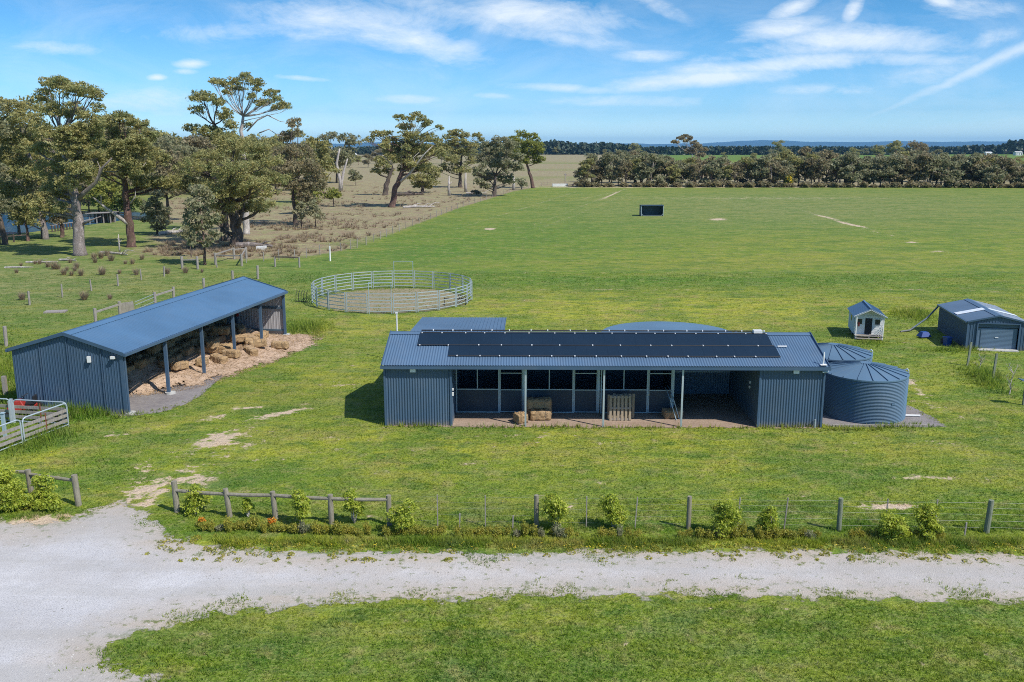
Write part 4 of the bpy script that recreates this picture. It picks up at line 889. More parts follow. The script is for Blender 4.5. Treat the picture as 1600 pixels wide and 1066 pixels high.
for z in (.18,.42,.66,.88,1.08):
    for a,b in zip(ends,ends[1:]): mb.tube([(a[0],a[1]+.06,z),((a[0]+b[0])/2,(a[1]+b[1])/2+.06,z-.012),(b[0],b[1]+.06,z)],.0021,4,False)
mb.build('wire',M['wire'],f)
mb=MB(); (ax,ay),(bx,by)=ends[0],ends[-1]
n=int((bx-ax)/.3)
for i in range(n): s=i/n; x=ax+(bx-ax)*s; y=np.interp(x,[e[0] for e in ends],[e[1] for e in ends])+.06; mb.bar((x,y,.1),(x,y,.66),.0012)
mb.build('mesh_netting',M['wire'],f)
for px,py,h,lab in ((718,828,.6,'short grey stake between two droppers left of the strainer post'),(801,827,.5,'thin low stake just left of the strainer post'),(1507,838,.5,'low grey stake left of the last strainer post')):
    x,y=base(px,py); mb=MB(); mb.bar((x,y,0),(x+.02,y,h),.045,.04); tag(mb.build('stake',M['oldwood']),lab,'stake')
# sign posts near garage and fruit saplings
for px,py,h,lab in ((1511.5,572,1.45,'tall dark post nearest the garage corner'),(1551,593,1.5,'leaning dark post below the roller door')):
    x,y=base(px,py); mb=MB(); mb.bar((x,y,0),(x+.13,y+.1,h),.11,.09); tag(mb.build('timber_post',M['gpost']),lab,'post','posts of the old garden fence')
x,y=base(1599,633); o=thing('bird_table','dark post with a small slanted roof board at the picture edge','bird table',(x,y,0))
mb=MB(); mb.box((0,0,.65),(.1,.1,1.3)); mb.build('post',M['gpost'],o,local=True); mb=MB(); mb.add([(-.32,-.2,1.36),(.35,-.2,1.24),(.35,.2,1.26),(-.32,.2,1.38),(-.32,-.2,1.32),(.35,-.2,1.20),(.35,.2,1.22),(-.32,.2,1.34)],[(0,1,2,3),(7,6,5,4),(0,4,5,1),(1,5,6,2),(2,6,7,3),(3,7,4,0)]); mb.build('board',M['darkwall'],o,local=True)
def bare_tree(mb,base,h,seed,r0=.04,n=9,spread=.55):
    rn=random.Random(seed); b=Vector(base); pts=[b]; 
    for i in range(4): pts.append(pts[-1]+Vector((rn.uniform(-.06,.06)*h,rn.uniform(-.06,.06)*h,h*.2)))
    mb.tube(pts,[r0*(1-.17*i) for i in range(5)],6)
    for i in range(n):
        k=rn.randint(1,4); a=rn.uniform(0,6.28); st=pts[k]; L=h*rn.uniform(.25,.5); d=Vector((math.cos(a)*spread,math.sin(a)*spread,rn.uniform(.5,1))).normalized()
        m_=st+d*L*.5; e=m_+(d+Vector((0,0,.4))).normalized()*L*.5; mb.tube([st,m_,e],[r0*.45,r0*.3,r0*.12],5)
        for j in range(3):
            d2=Vector((rn.uniform(-1,1),rn.uniform(-1,1),rn.uniform(.2,1))).normalized(); s2=st.lerp(e,rn.uniform(.3,.9)); mb.tube([s2,s2+d2*L*.35],[r0*.2,r0*.06],4)
for px,py,h,sd,lab in ((1531,581,1.0,1,'small bare fruit sapling between the two dark posts'),(1577,617,1.45,2,'larger bare fruit sapling with pale bark near the picture edge')):
    x,y=base(px,py); mb=MB(); bare_tree(mb,(x,y,0),h,sd,.035); tag(mb.build('fruit_sapling',M['bark_white']),lab,'sapling')

# fences in the paddocks on the left
def row_fence(name,label,pts,h,mat,wire=True,r=.06,group=None,tops=None):
    p0=P(*pts[0]); f=thing(name,label,'fence',p0,0,group)
    pr=None
    for i,q in enumerate(pts):
        w=P(*q); mb=MB(); rn=random.Random(i*7+len(pts)); mb.tube([(w.x,w.y,0),(w.x+rn.uniform(-.05,.05),w.y,h*rn.uniform(.88,1.08))],r*rn.uniform(.8,1.2),6); mb.build('post',mat,f)
    if wire:
        mb=MB()
        for z in (.3,.6,.9):
            for a,b in zip(pts,pts[1:]): A_=P(*a); B_=P(*b); mb.tube([(A_.x,A_.y,z*h),(B_.x,B_.y,z*h)],.006,3,False)
        mb.build('wire',M['wire'],f)
    return f
row_fence('wire_fence','line of thin grey posts crossing the green field behind the hay shed',[(-40,489),(46.5,477),(97.6,465),(143,454.6),(184.6,447),(221,438),(256.7,432),(309,421),(339,418),(378,414)],1.15,M['oldwood'],r=.075)
pts=[]
xs_=[385,412,436,460,479,500,515,533,548,558,572,584,594,604,614,624,634,645,655,664,673,682,690,698,706,715,724,733,742,751,760,769,778,787,796,806,816,826,836,846,856]
for x in xs_: pts.append((x, float(np.interp(x,[p[0] for p in PAD],[p[1] for p in PAD]))-.5))
row_fence('wire_fence','long fence between the brown paddock and the bright green field',pts,1.2,M['oldwood'],r=.055)
mb=MB(); q=P(516,408); mb.tube([(q.x,q.y,0),(q.x,q.y,1.7)],.09,8); tag(mb.build('marker_post',M['white']),'white marker post in the long paddock fence','post')
f=thing('stock_rails','weathered timber rails and gate behind the hay shed roof','fence',P(230,478))
PB=[(30,480),(86,535),(150,512),(189,500),(243,484),(272,474),(318,458),(364,444),(400,437)]
PBh=[1.3]*9
for i,q in enumerate([(10,541),(150,510),(188,498),(243,482),(272,473),(319,458),(364,445),(403,436)]):
    w=P(*q); mb=MB(); mb.tube([(w.x,w.y,0),(w.x+.03,w.y,1.35)],.12,8); mb.build('post',M['oldwood'],f)
for a,b in (((150,510),(188,498)),((243,482),(272,473))):
    A_=P(*a); B_=P(*b); mb=MB(); mb.bar((A_.x,A_.y,1.05),(B_.x,B_.y,1.1),.12,.13); mb.build('rail',M['oldwood'],f)
A_=P(189,498); mb=MB(); mb.bar((A_.x,A_.y,.75),(A_.x+.95,A_.y+.35,.85),.06,.9); mb.build('board_panel',M['oldwood'],f)
A_=P(192,497); B_=P(243,482); mb=MB()
for z in (.25,.6,.95,1.2): mb.bar((A_.x+.9,A_.y+.3,z),(B_.x,B_.y,z),.03,.03)
mb.build('gate',M['galv'],f)
mb=MB(); q=P(9,616); mb.box((q.x,q.y,.5),(.2,.18,1.0)); tag(mb.build('wooden_post',M['oldwood']),'stubby grey post against the near corner of the hay shed','post')
q=P(12,540)
f=thing('old_yard_rails','old weathered rails of a small yard under the dark gum','fence',P(350,412))
for a,b,zz in (((285,420),(309,420),1.0),((337,414),(366,405),1.25),((337,414),(378,416),1.15),((366,405),(385,404),1.2),((378,416),(385,404),1.2)):
    A_=P(*a); B_=P(*b); mb=MB(); mb.bar((A_.x,A_.y,zz*.95),(B_.x,B_.y,zz),.12,.11); mb.build('rail',M['oldwood'],f)
for a in ((285,420),(309,420),(337,414),(366,405),(378,416),(385,404)):
    A_=P(*a); mb=MB(); mb.tube([(A_.x,A_.y,0),(A_.x,A_.y,1.35)],.14,8); mb.build('post',M['oldwood'],f)
f=thing('old_rail','single dark rail on two posts at the brown paddock edge','fence',P(447,418))
for a in ((430,417),(468,418)):
    A_=P(*a); mb=MB(); mb.tube([(A_.x,A_.y,0),(A_.x,A_.y,1.15)],.1,8); mb.build('post',M['oldwood'],f)
A_=P(430,417); B_=P(468,418); mb=MB(); mb.bar((A_.x,A_.y,1.1),(B_.x,B_.y,1.1),.14,.14); mb.build('rail',M['bark_dark'],f)
# jetty posts, pump house
f=thing('jetty','row of dark posts with a rail at the edge of the dam','jetty',P(95,361))
for i in range(9):
    q=P(82+i*4.6,363-i*.7); mb=MB(); mb.tube([(q.x,q.y,-.2),(q.x,q.y,1.0)],.11,6); mb.build('post',M['bark_dark'],f)
a=P(80,363); b=P(145,353); mb=MB(); mb.bar((a.x,a.y,1.0),(b.x,b.y,1.1),.3,.08); mb.build('deck',M['oldwood'],f)
f=thing('rail_fence','low dark rail fence beside the dam water','fence',P(10,380))
for x in (-30,0,22,43): q=P(x,381-x*.1); mb=MB(); mb.tube([(q.x,q.y,0),(q.x,q.y,1.1)],.11,6); mb.build('post',M['bark_dark'],f)
a=P(-30,383); b=P(43,377); mb=MB(); mb.bar((a.x,a.y,.9),(b.x,b.y,.9),.12,.12); mb.build('rail',M['bark_dark'],f)
q=P(157,349); ph=thing('pump_shelter','small flat roofed timber pump shelter behind the big grey gum','shelter',q)
mb=MB(); 
for x in (-1.8,-.6,.6,1.8):
    for y in (0,1.8): mb=MB(); mb.box((x,y,.8),(.16,.16,1.6)); mb.build('post',M['oldwood'],ph,local=True)
mb=MB(); mb.bar((-2.4,.9,1.65),(2.4,.9,1.85),2.6,.1); mb.build('roof',M['oldwood'],ph,local=True); mb=MB(); mb.box((0,1.85,.8),(3.6,.06,1.5)); mb.build('back_wall',M['bark_dark'],ph,local=True)
# white trough and old timber at the far corner
q=P(875,291.5); o=thing('water_trough','long white trough at the far corner of the green paddock','trough',q); mb=MB(); L_=5.0
for y in (-.5,.5): mb.box((0,y,.45),(L_,.08,.9))
for x in (-L_/2,L_/2): mb.box((x,0,.45),(.08,1.0,.9))
mb.box((0,0,.3),(L_,.95,.05)); mb.build('trough_wall',M['white'],o,local=True)
q=P(902,292); o=thing('timber_heap','dark heap of old timber beside the first gum of the far row','timber heap',q); mb=MB(); rn=random.Random(3)
for i in range(22):
    a=Vector((rn.uniform(-3,3),rn.uniform(-1,1),rn.uniform(.1,.9))); d=Vector((rn.uniform(-1.8,1.8),rn.uniform(-1,1),rn.uniform(-.4,.7))); mb.tube([a,a+d],[.13,.08],6)
mb.build('timber',M['bark_dark'],o,local=True)
q=P(883,288); mb=MB(); mb.tube([(q.x,q.y,0),(q.x,q.y,3.8)],.15,6); mb.box((q.x,q.y,3.3),(1,.12,.3)); tag(mb.build('gate_post',M['oldwood']),'tall grey gate post at the far paddock corner','post')
# logs
def log(px,py,L,r,rz,mat,label,name='fallen_log',branches=3,seed=0):
    q=P(px,py); o=thing(name,label,'log',q,rz,'fallen logs in the paddock'); rn=random.Random(seed+int(px)); mb=MB()
    mb.tube([(-L/2,0,r*.8),(-L/6,.1*L*rn.uniform(-1,1)*.4,r*1.1),(L/5,.1*L*rn.uniform(-1,1)*.4,r),(L/2,0,r*.9)],[r,r*.95,r*.7,r*.35],9)
    for i in range(branches):
        x=rn.uniform(-.2,.4)*L; a=rn.uniform(-1,1); l=L*rn.uniform(.2,.4); mb.tube([(x,0,r),(x+l*.5*math.cos(a),l*.4*math.sin(a),r+l*.3),(x+l*math.cos(a),l*.7*math.sin(a),r+l*.45*rn.uniform(.3,1))],[r*.4,r*.28,r*.1],6)
    mb.build('log_trunk',mat,o,local=True)
log(655,325,7,.28,.3,M['bark_white'],'pale fallen branch on the brown grass right of the leaning gum',branches=5)
log(640,306,8,.45,.1,M['bark_dark'],'dark arched fallen limb behind the leaning gum',branches=6)
log(745,303,6,.22,-.1,M['bark_white'],'bleached log under the round dense gum',branches=3)
log(398,388,5,.4,-.2,M['bark_grey'],'thick grey log at the foot of the dark twin gum',branches=1)
log(178,398,5,.16,-.5,M['bark_white'],'thin white fallen branch between the two big left gums',branches=3)
log(268,366,4,.3,.9,M['bark_white'],'upright bleached stump with roots left of the small gum',branches=4)
log(66,411,3.6,.12,.05,M['bark_white'],'slim pale stick lying on the green field',branches=1)
log(30,419,3,.1,.1,M['bark_white'],'short pale stick nearest the picture edge on the green field',branches=0)
log(106,408,2.4,.13,-.3,M['bark_white'],'bent pale stick just below the big grey gum',branches=2)
q=P(87,488); mb=MB(); mb.box((q.x,q.y,.06),(1.6,.9,.1),.2); tag(mb.build('concrete_slab',M['oldwood']),'pale flat slab lying in the grass behind the hay shed','slab')
q=P(408,391); mb=MB(); mb.box((q.x,q.y,.25),(1.1,.6,.5),.1); mb.box((q.x+.5,q.y,.4),(.4,.5,.3),.1); tag(mb.build('white_stone',M['white']),'white block on the brown grass right of the dark gum','block')
# ---------- foliage ----------
def leaf_quads(C,N,size,rng,jit=.62,asp=.5):
    """C centres (n,3), N outward directions (n,3): one small bent leaf cluster each"""
    n=len(C); R=rng.normal(size=(n,3)); R/=np.linalg.norm(R,axis=1,keepdims=True)
    nn=N*(1-jit)+R*jit; nn/=np.linalg.norm(nn,axis=1,keepdims=True)+1e-9
    A=np.cross(nn,rng.normal(size=(n,3))); A/=np.linalg.norm(A,axis=1,keepdims=True)+1e-9; Bv=np.cross(nn,A)
    s=size*(.45+1.3*rng.uniform(0,1,(n,1))**1.8); a=A*s; b=Bv*s*asp
    V=np.stack([C-a,C-b*.9+nn*s*.12,C+a,C+b],1).reshape(-1,3)
    return V
def sph(n,rng,zmin=-1):
    z=rng.uniform(zmin,1,n); t=rng.uniform(0,2*math.pi,n); r=np.sqrt(1-z*z); return np.stack([r*np.cos(t),r*np.sin(t),z],-1)
def pad_leaves(c,rx,ry,rz,size,rng,dens=1.0,sub=None):
    """an uneven foliage mass: domed sub-clumps spread over and inside an ellipsoid"""
    rm=(rx*ry*rz)**(1/3.); rs=sub or max(.4,min(.85,rm*.36))
    ns=max(5,int(1.7*(rx*rz+ry*rz+rx*ry)/(rs*rs))); d=sph(ns,rng,-.8); k=rng.uniform(.25,1.1,(ns,1))**.7
    sc=np.array(c)+d*k*np.array([rx,ry,rz]); VV=[]
    for q in sc:
        r=rs*rng.uniform(.45,1.3); n=max(8,int(dens*3.4*r*r/(size*size))); dd=sph(n,rng,-.75); 
        pts=q+dd*np.array([r,r,r*rng.uniform(.45,.85)])*(rng.uniform(.15,1.25,(n,1))**.6)*rng.uniform(.9,1.1,3); N=dd+np.array([0,0,.45]); VV.append(leaf_quads(pts,N,size,rng))
    return np.concatenate(VV), sc
def limb(mb,a,b,r0,r1,rn,sag=0.0,n=5,seg=7):
    a=Vector(a); b=Vector(b); L=(b-a).length; pts=[];rr=[]; off=Vector((rn.uniform(-1,1),rn.uniform(-1,1),0))*L*.10
    for i in range(n+1):
        s=i/n; p=a.lerp(b,s)+off*math.sin(s*math.pi)+Vector((rn.uniform(-1,1),rn.uniform(-1,1),rn.uniform(-1,1)))*L*.022*(0<i<n)
        p.z+= -sag*L*math.sin(s*math.pi); pts.append(p); rr.append(r0+(r1-r0)*s**.8)
    mb.tube(pts,rr,seg); return pts
def quadfaces(n): return np.arange(n*4,dtype=np.int32).reshape(-1,4)

def gum(label,base,trunk,pads,leaf,bark,r0,size,depth=.75,dens=1.0,name='gum_tree',group=None,limbs=(),limbmat=None,seed=0,cat='tree',twigs=3,bare=()):
    """base px; trunk: px polyline above the base; pads: (px,py,rx,ry[,dy]) foliage masses in photo measure"""
    rn=random.Random(seed*31+int(base[0])); rng=np.random.default_rng(seed*77+int(base[0])+5)
    b=P(*base); Y=b.y; o=thing(name,label,cat,b,0,group); zc=Y*CP; k=zc/F
    cx=np.mean([p[0] for p in pads]) if pads else base[0]; halfw=max([abs(p[0]-cx)+p[2] for p in pads]+[1])*k
    tr=[Vector((b.x,b.y,-.1))]+[at(x,y,Y) for x,y in trunk]
    rad=[r0*1.25]+[max(r0*.28,r0*(1-.62*(i+1)/max(1,len(trunk)))) for i in range(len(trunk))]
    mb=MB()
    # flared foot
    tr2=[tr[0],tr[0].lerp(tr[1],.12)]+tr[1:]; rad2=[r0*1.35,r0*1.02]+rad[1:]
    # subdivide and wobble
    T=[];Rr=[]
    for i in range(len(tr2)-1):
        m_=3 if i>0 else 1
        for j in range(m_):
            s=j/m_; p=tr2[i].lerp(tr2[i+1],s); 
            if i>0 and j>0: p+=Vector((rn.uniform(-1,1),rn.uniform(-1,1),0))*r0*.25
            T.append(p); Rr.append((rad2[i]+(rad2[i+1]-rad2[i])*s)*rn.uniform(.93,1.07))
    T.append(tr2[-1]); Rr.append(rad2[-1]); mb.tube(T,Rr,12)
    VV=[]
    xt=[]
    if len(pads)>6 and name=='gum_tree':
        for q in pads:
            for _ in range(1): xt.append((q[0]+rn.uniform(-.85,.85)*q[2],q[1]+rn.uniform(-.5,.9)*q[3],q[2]*rn.uniform(.35,.6),q[3]*rn.uniform(.35,.65)))
    for pd in list(pads)+xt:
        px,py,rx,ry=pd[:4]; dy=(pd[4] if len(pd)>4 else rn.uniform(-1,1)*depth)*halfw
        c=at(px,py,Y+dy); kk=k*(Y+dy)/Y; RX=rx*kk; RZ=ry*kk; RY=min(RX,max(RZ,RX*.8))
        V,sc=pad_leaves(c,RX,RY,RZ,size,rng,dens); VV.append(V)
        # limb from the trunk
        best=None
        for i,p in enumerate(T[2:]):
            dz=c.z-p.z
            if dz<.3: continue
            d=(c-p).length+ (0 if dz>.25*(c-p).length else 3)
            if best is None or d<best[0]: best=(d,i+2)
        if best is None: best=(0,len(T)-1)
        i=best[1]; st=T[i]; r1=min(Rr[i]*.5,r0*.32)*(1 if rx>9 else .6)
        e=Vector((c.x,c.y,c.z-RZ*.35)); pts=limb(mb,st,e,r1,r1*.35,rn,.04)
        for q in sc[rng.permutation(len(sc))[:twigs+int(len(sc)*.12)]]:
            s_=pts[rn.randint(2,len(pts)-1)]; limb(mb,s_,Vector(q),r1*.3,r1*.08,rn,0,3,5)
    mb.build('trunk',bark,o,smooth=True)
    if limbs:
        for pl in limbs:
            mb=MB(); pts=[at(x,y,Y+d) for x,y,d in pl[1]]; n=len(pts); mb.tube(pts,[pl[0]*(1-.8*i/(n-1)) for i in range(n)],8)
            mb.build('bare_limb',limbmat or M['bark_white'],o,smooth=True)
    if VV:
        V=np.concatenate(VV)-np.array(b); np_mesh('crown',V,quadfaces(len(V)//4),leaf,o)
    return o
O_,G_,Bn,Yl=M['leaf_olive'],M['leaf_grey'],M['leaf_brown'],M['leaf_yellow']
BG,BD,BRd,BW=M['bark_grey'],M['bark_dark'],M['bark_red'],M['bark_white']
S1=.125
gum('big gum with a thick pale grey trunk at the left, crown towering above the others',(125,399),[(123,350),(119,318),(112,285),(100,240),(95,210)],
 [(92,133,26,13),(118,142,24,14),(68,150,15,12),(146,146,13,12),(155,162,9,14),(78,172,20,12),(112,172,24,13),(140,190,24,15),(70,205,16,14),(105,212,26,14),(150,215,16,14),(112,242,30,17),(82,262,26,18),(128,275,24,17),(98,292,26,17),(78,300,18,14),(150,248,18,16),(60,235,16,12),(118,205,22,14,-.5),(104,232,20,15,-.6),(124,262,22,16,-.7),(106,288,20,14,-.6),(132,228,18,12,-.5),(70,318,22,12,-.4),(92,325,16,10,-.4)],
 O_,BG,.72,S1,.6,1.15,limbs=((.34,[(121,312,0),(133,300,-.6),(150,285,-1),(160,262,-1.5),(175,247,-2)]),(.13,[(152,282,-1),(156,262,-1),(152,252,-1)]),(.2,[(126,352,0),(140,345,-.5),(158,338,-1)])),limbmat=M['bark_grey'],seed=1)
gum('gum leaning over the dam at the left picture edge with low hanging crown',(72,374),[(64,340),(58,300),(48,250),(35,215)],
 [(14,165,26,13),(48,165,20,12),(8,190,26,14),(40,188,26,14),(62,198,16,12),(20,215,28,14),(52,222,18,12),(8,245,26,16),(35,262,28,16),(55,285,22,16),(20,292,26,16),(50,318,24,14),(68,330,16,12),(44,270,20,14,-.6),(38,230,20,13,-.6),(30,340,18,9)],
 O_,BG,.42,.18,.6,.9,seed=2)
gum('dark trunked gum at the very left edge above the water',(8,382),[(3,355),(-6,320),(-15,280),(-10,220)],
 [(-30,170,30,16),(-15,205,30,18),(-40,240,30,20),(-5,270,24,16),(-30,300,30,18),(2,322,22,12),(-25,340,22,12)],G_,BD,.4,.18,.6,.9,seed=3)
gum('yellow tinged small gum at the left edge of the dam',(30,368),[(29,345),(24,320),(20,300)],[(12,305,20,12),(35,318,18,12),(8,325,18,9),(48,330,14,10)],Yl,BD,.22,.24,.6,.9,seed=4)
gum('slim gum with orange brown trunk just left of the big grey gum',(69,373),[(68,345),(66,320),(62,300)],[(60,300,20,14),(78,315,18,12),(62,325,14,10)],G_,BRd,.38,.24,.6,.9,seed=41)
gum('gum with split reddish brown trunk and bare white limbs, second big one from the left',(205,386),[(203,350),(198,325),(196,300),(193,270),(195,235)],
 [(190,188,24,11),(215,196,18,12),(172,200,16,11),(232,212,14,12),(195,214,28,14),(172,226,20,14),(222,236,26,15),(185,246,28,14),(245,252,20,13),(212,262,28,12),(252,282,26,12),(226,285,22,10),(165,262,20,12),(200,232,22,13,-.6),(192,255,20,12,-.6),(215,222,18,12,-.5),(178,238,18,12,-.5)],
 O_,BRd,.58,S1,.6,1.15,limbs=((.26,[(200,350,-.3),(180,335,-.8),(165,325,-1.2),(157,318,-1.5),(150,312,-1.6),(146,309,-1.7)]),(.1,[(158,319,-1.5),(158,308,-1.5),(155,303,-1.5)]),(.17,[(193,278,-1.5),(181,269,-2),(165,268,-2.3)]),(.17,[(211,268,-1.5),(200,258,-2),(190,265,-2.2),(180,268,-2.3)]),(.15,[(214,268,-1.6),(222,262,-2),(228,254,-2.3)]),(.13,[(204,318,-.8),(211,308,-1),(212,298,-1)])),seed=5)
gum('dense yellow green bushy tree standing behind the split red gum',(172,338),[(171,325),(170,312)],[(150,300,20,16),(175,292,24,14),(195,305,18,14),(165,318,20,12),(188,322,18,9),(210,318,14,12)],Yl,BD,.3,.28,.5,1.1,seed=6)
gum('small bushy gum drooping over a bleached stump',(246,366),[(245,352),(244,335)],[(244,308,13,10),(238,322,16,12),(250,330,15,11),(236,342,17,11),(255,346,13,10),(246,356,12,6)],G_,BD,.2,.2,.5,1.2,seed=7)
gum('massive dark trunked gum in front with a broad dense crown',(371,386),[(370,360),(366,340),(362,315),(360,285),(362,250)],
 [(360,232,34,17),(395,236,26,14),(325,246,26,15),(420,252,24,14),(300,262,26,15),(345,262,32,17),(388,266,32,17),(428,278,24,14),(285,288,20,14),(320,292,32,18),(362,296,34,18),(405,300,30,16),(345,322,24,15),(385,322,26,15),(410,322,18,11),(338,342,13,9),(362,268,30,16,-.9),(330,300,26,14,-.9),(395,285,28,14,-.9)],
 O_,BD,.82,S1,.75,1.0,limbs=((.3,[(372,355,-.5),(378,335,-.8),(382,318,-1)]),(.22,[(364,350,-.5),(357,332,-.8),(352,322,-1)])),limbmat=BD,seed=8)
gum('tall forked gum rising above the dense crown, umbrella tufts on thin dark limbs',(352,376),[(350,345),(352,300),(350,260),(342,225),(335,195)],
 [(318,152,22,9),(340,160,14,8),(308,172,11,7),(352,178,15,10),(362,196,9,9),(322,205,20,8),(345,212,20,9),(300,200,12,6),(360,222,24,9)],O_,BD,.6,.15,.35,1,seed=9,twigs=5)
gum('tallest gum of the clump, open white branches holding flat leaf tufts',(385,366),[(385,330),(384,280),(380,235),(376,205),(380,182)],
 [(338,128,12,5.5),(352,132,12,5),(368,126,12,6),(384,119,11,6),(398,128,14,7),(368,138,16,5),(402,140,8,5),(357,145,9,5),(425,146,13,7),(432,154,8,4),(395,150,9,4.5),(412,160,16,6),(432,168,12,5),(446,165,10,6),(385,195,6,3.5)],
 O_,BW,.5,.145,.3,1.05,seed=10,twigs=6,limbs=((.13,[(386,205,0),(402,188,0),(418,180,0),(430,186,0),(438,190,0),(446,191,0)]),(.1,[(405,208,0),(420,202,0),(432,210,0),(444,214,0)])),limbmat=BW)
gum('brown crowned gum right of the massive dark gum',(462,352),[(462,330),(458,305),(455,270)],
 [(458,192,11,8),(446,214,14,9),(466,206,8,6),(440,240,24,13),(470,236,22,12),(455,262,28,15),(482,262,22,14),(440,285,22,12),(470,290,24,13),(495,285,14,14),(480,310,20,12)],Bn,BD,.45,.18,.6,.95,seed=11)
gum('rounded gum behind, between the brown gum and the dead tree',(492,318),[(492,300),(492,270)],[(488,225,20,10),(505,232,12,12),(490,248,24,12),(508,258,12,16),(485,268,18,12)],O_,BD,.5,.3,.5,1.0,seed=12)
gum('bushy yellow green gum at the foot of the brown crowned gum',(478,334),[(478,322)],[(470,296,18,10),(488,300,16,11),(480,314,20,11),(466,312,12,9)],Yl,BD,.25,.26,.5,1.1,seed=13)
gum('young open gum with pale leaves and thin brown trunk by the old yard rails',(320,414),[(320,395),(318,370),(315,345)],
 [(312,298,16,10),(325,312,15,10),(300,318,13,10),(312,330,20,11),(330,340,14,11),(298,345,14,12),(318,352,20,12),(335,365,9,10),(292,368,12,10),(308,375,17,9),(326,378,10,7)],G_,BRd,.17,.17,.6,.95,seed=14)
gum('thin sapling leaning beside the young open gum',(299,402),[(298,390),(296,378)],[(294,362,8,9),(302,372,8,7)],G_,BD,.07,.17,.5,.9,seed=15)
gum('left one of a pair of slim saplings in the dry paddock',(471,356),[(471,345),(472,335)],[(470,322,9,7),(466,332,8,6),(475,338,7,6)],G_,BRd,.09,.2,.5,1,name='sapling',seed=16)
gum('right one of the pair of slim saplings, slightly taller',(493,357),[(493,345),(492,335)],[(487,318,8,7),(492,328,10,7),(484,333,7,6),(499,338,8,7)],G_,BRd,.09,.2,.5,1,name='sapling',seed=17)
gum('small round yellow green tree alone on the dry paddock',(521,323),[(521,315),(521,308)],[(519,300,10,7),(524,306,10,7),(514,307,8,6)],Yl,BD,.13,.26,.5,1.1,seed=18)
gum('grey shrub like tree on the far dry field right of the dead tree',(556,290),[(556,282)],[(552,270,8,5),(558,277,9,6),(551,280,7,4)],G_,BD,.12,.32,.5,1.0,seed=19)
def dead(label,base,polys,mat=BW,r=.4,name='dead_tree'):
    b=P(*base); o=thing(name,label,'dead tree',b); mb=MB()
    for rr,pl in polys:
        pts=[at(x,y,b.y) for x,y in pl]; n=len(pts); mb.tube(pts,[rr*(1-.65*i/(n-1)) for i in range(n)],8)
    mb.build('trunk',mat,o,smooth=True)
dead('dead white tree with two forked bare trunks',(533,298),((.62,[(532,298),(532,284),(528,268),(526,255),(529,240),(531,232)]),(.5,[(533,298),(534,283),(537,268),(541,255),(543,248)])))
dead('white dead stump left of the round dense gum',(702,306),((.45,[(702,306),(701,292),(702,275)]),(.2,[(701,290),(706,284)])))
dead('white dead trunk standing nearer the round dense gum',(728,300),((.5,[(728,300),(727,285),(728,270)]),))
dead('short pale dead trunk behind the round dense gum',(803,297),((.5,[(802,297),(803,285),(803,276)]),))
dead('bare white dead sapling between the two big left gums',(187,394),((.13,[(187,394),(186,380),(185,366)]),(.07,[(186,380),(190,375)]),(.06,[(186,377),(183,372)])))
gum('low spreading gum filling the gap above the jetty, left of the big grey gum',(97,371),[(96,352),(93,335)],[(88,318,20,12),(102,330,16,10),(78,332,14,10),(95,342,16,8),(84,346,10,6)],Bn,BRd,.3,.16,.6,1.0,seed=51)
gum('small leaning gum with brown trunk at the water edge',(44,377),[(42,358),(38,342)],[(30,330,18,10),(48,338,14,9),(36,345,16,8),(54,350,9,6)],O_,BRd,.22,.16,.6,1.0,seed=52)
gum('dense gum between the split red gum and the massive dark gum, farther back',(262,345),[(262,320),(260,295)],[(245,245,18,12),(268,248,20,12),(285,258,18,12),(252,262,22,12),(275,275,24,13),(255,285,20,12),(285,290,18,12),(265,300,20,10)],Bn,BD,.4,.22,.6,1.0,seed=53)
S2=.33
gum('leaning gum in the middle with white forked limbs and an open tiered crown',(612,324),[(616,300),(624,280),(630,262),(634,240),(640,215)],
 [(650,180,9,5),(640,186,8,5),(625,184,8,6),(660,186,8,6),(668,194,10,7),(636,198,14,6),(688,199,7,4),(590,210,12,5),(605,208,10,4),(576,219,8,4),(612,218,12,5),(640,212,20,8),(668,216,16,8),(630,232,22,9),(662,236,22,10),(645,252,22,8),(600,228,10,6),(684,222,10,7),(690,240,9,8),(622,246,20,9),(655,262,16,9),(640,228,20,10),(612,236,14,8),(678,236,14,9),(632,264,12,7)],
 O_,BRd,.7,.22,.5,1.0,seed=20,limbs=((.32,[(626,284,-1),(640,272,-2),(650,258,-3),(664,240,-4),(676,228,-4)]),(.15,[(650,258,-3),(646,246,-3),(655,238,-3)]),(.22,[(628,262,-1),(627,240,-1.5),(628,222,-2)]),(.18,[(612,258,-1),(600,244,-1.5),(584,238,-2),(574,228,-2)])),limbmat=BW)
gum('dark trunked gum behind the leaning gum',(602,305),[(603,290),(610,272),(614,262)],[(598,258,14,7),(588,268,10,5),(605,268,12,6),(594,250,14,6),(612,250,14,8)],O_,BD,.8,.3,.5,1.0,seed=21)
gum('full green bushy gum right of the leaning gum',(660,302),[(660,290),(660,275)],[(655,262,20,9),(675,266,14,10),(650,278,18,9),(672,282,18,9),(660,290,20,6)],O_,BD,.5,.33,.5,1.1,seed=22)
gum('open crowned gum between the leaning gum and the round dense one',(719,293),[(719,280),(720,262),(722,240)],
 [(713,207,11,5),(703,214,10,6),(725,212,12,5),(745,211,8,4),(752,218,6,4),(716,222,18,7),(738,226,12,6),(698,232,14,8),(722,238,16,8),(706,250,16,7),(735,252,10,8),(696,262,12,7),(722,266,16,8)],O_,BD,.65,.25,.5,.95,seed=23)
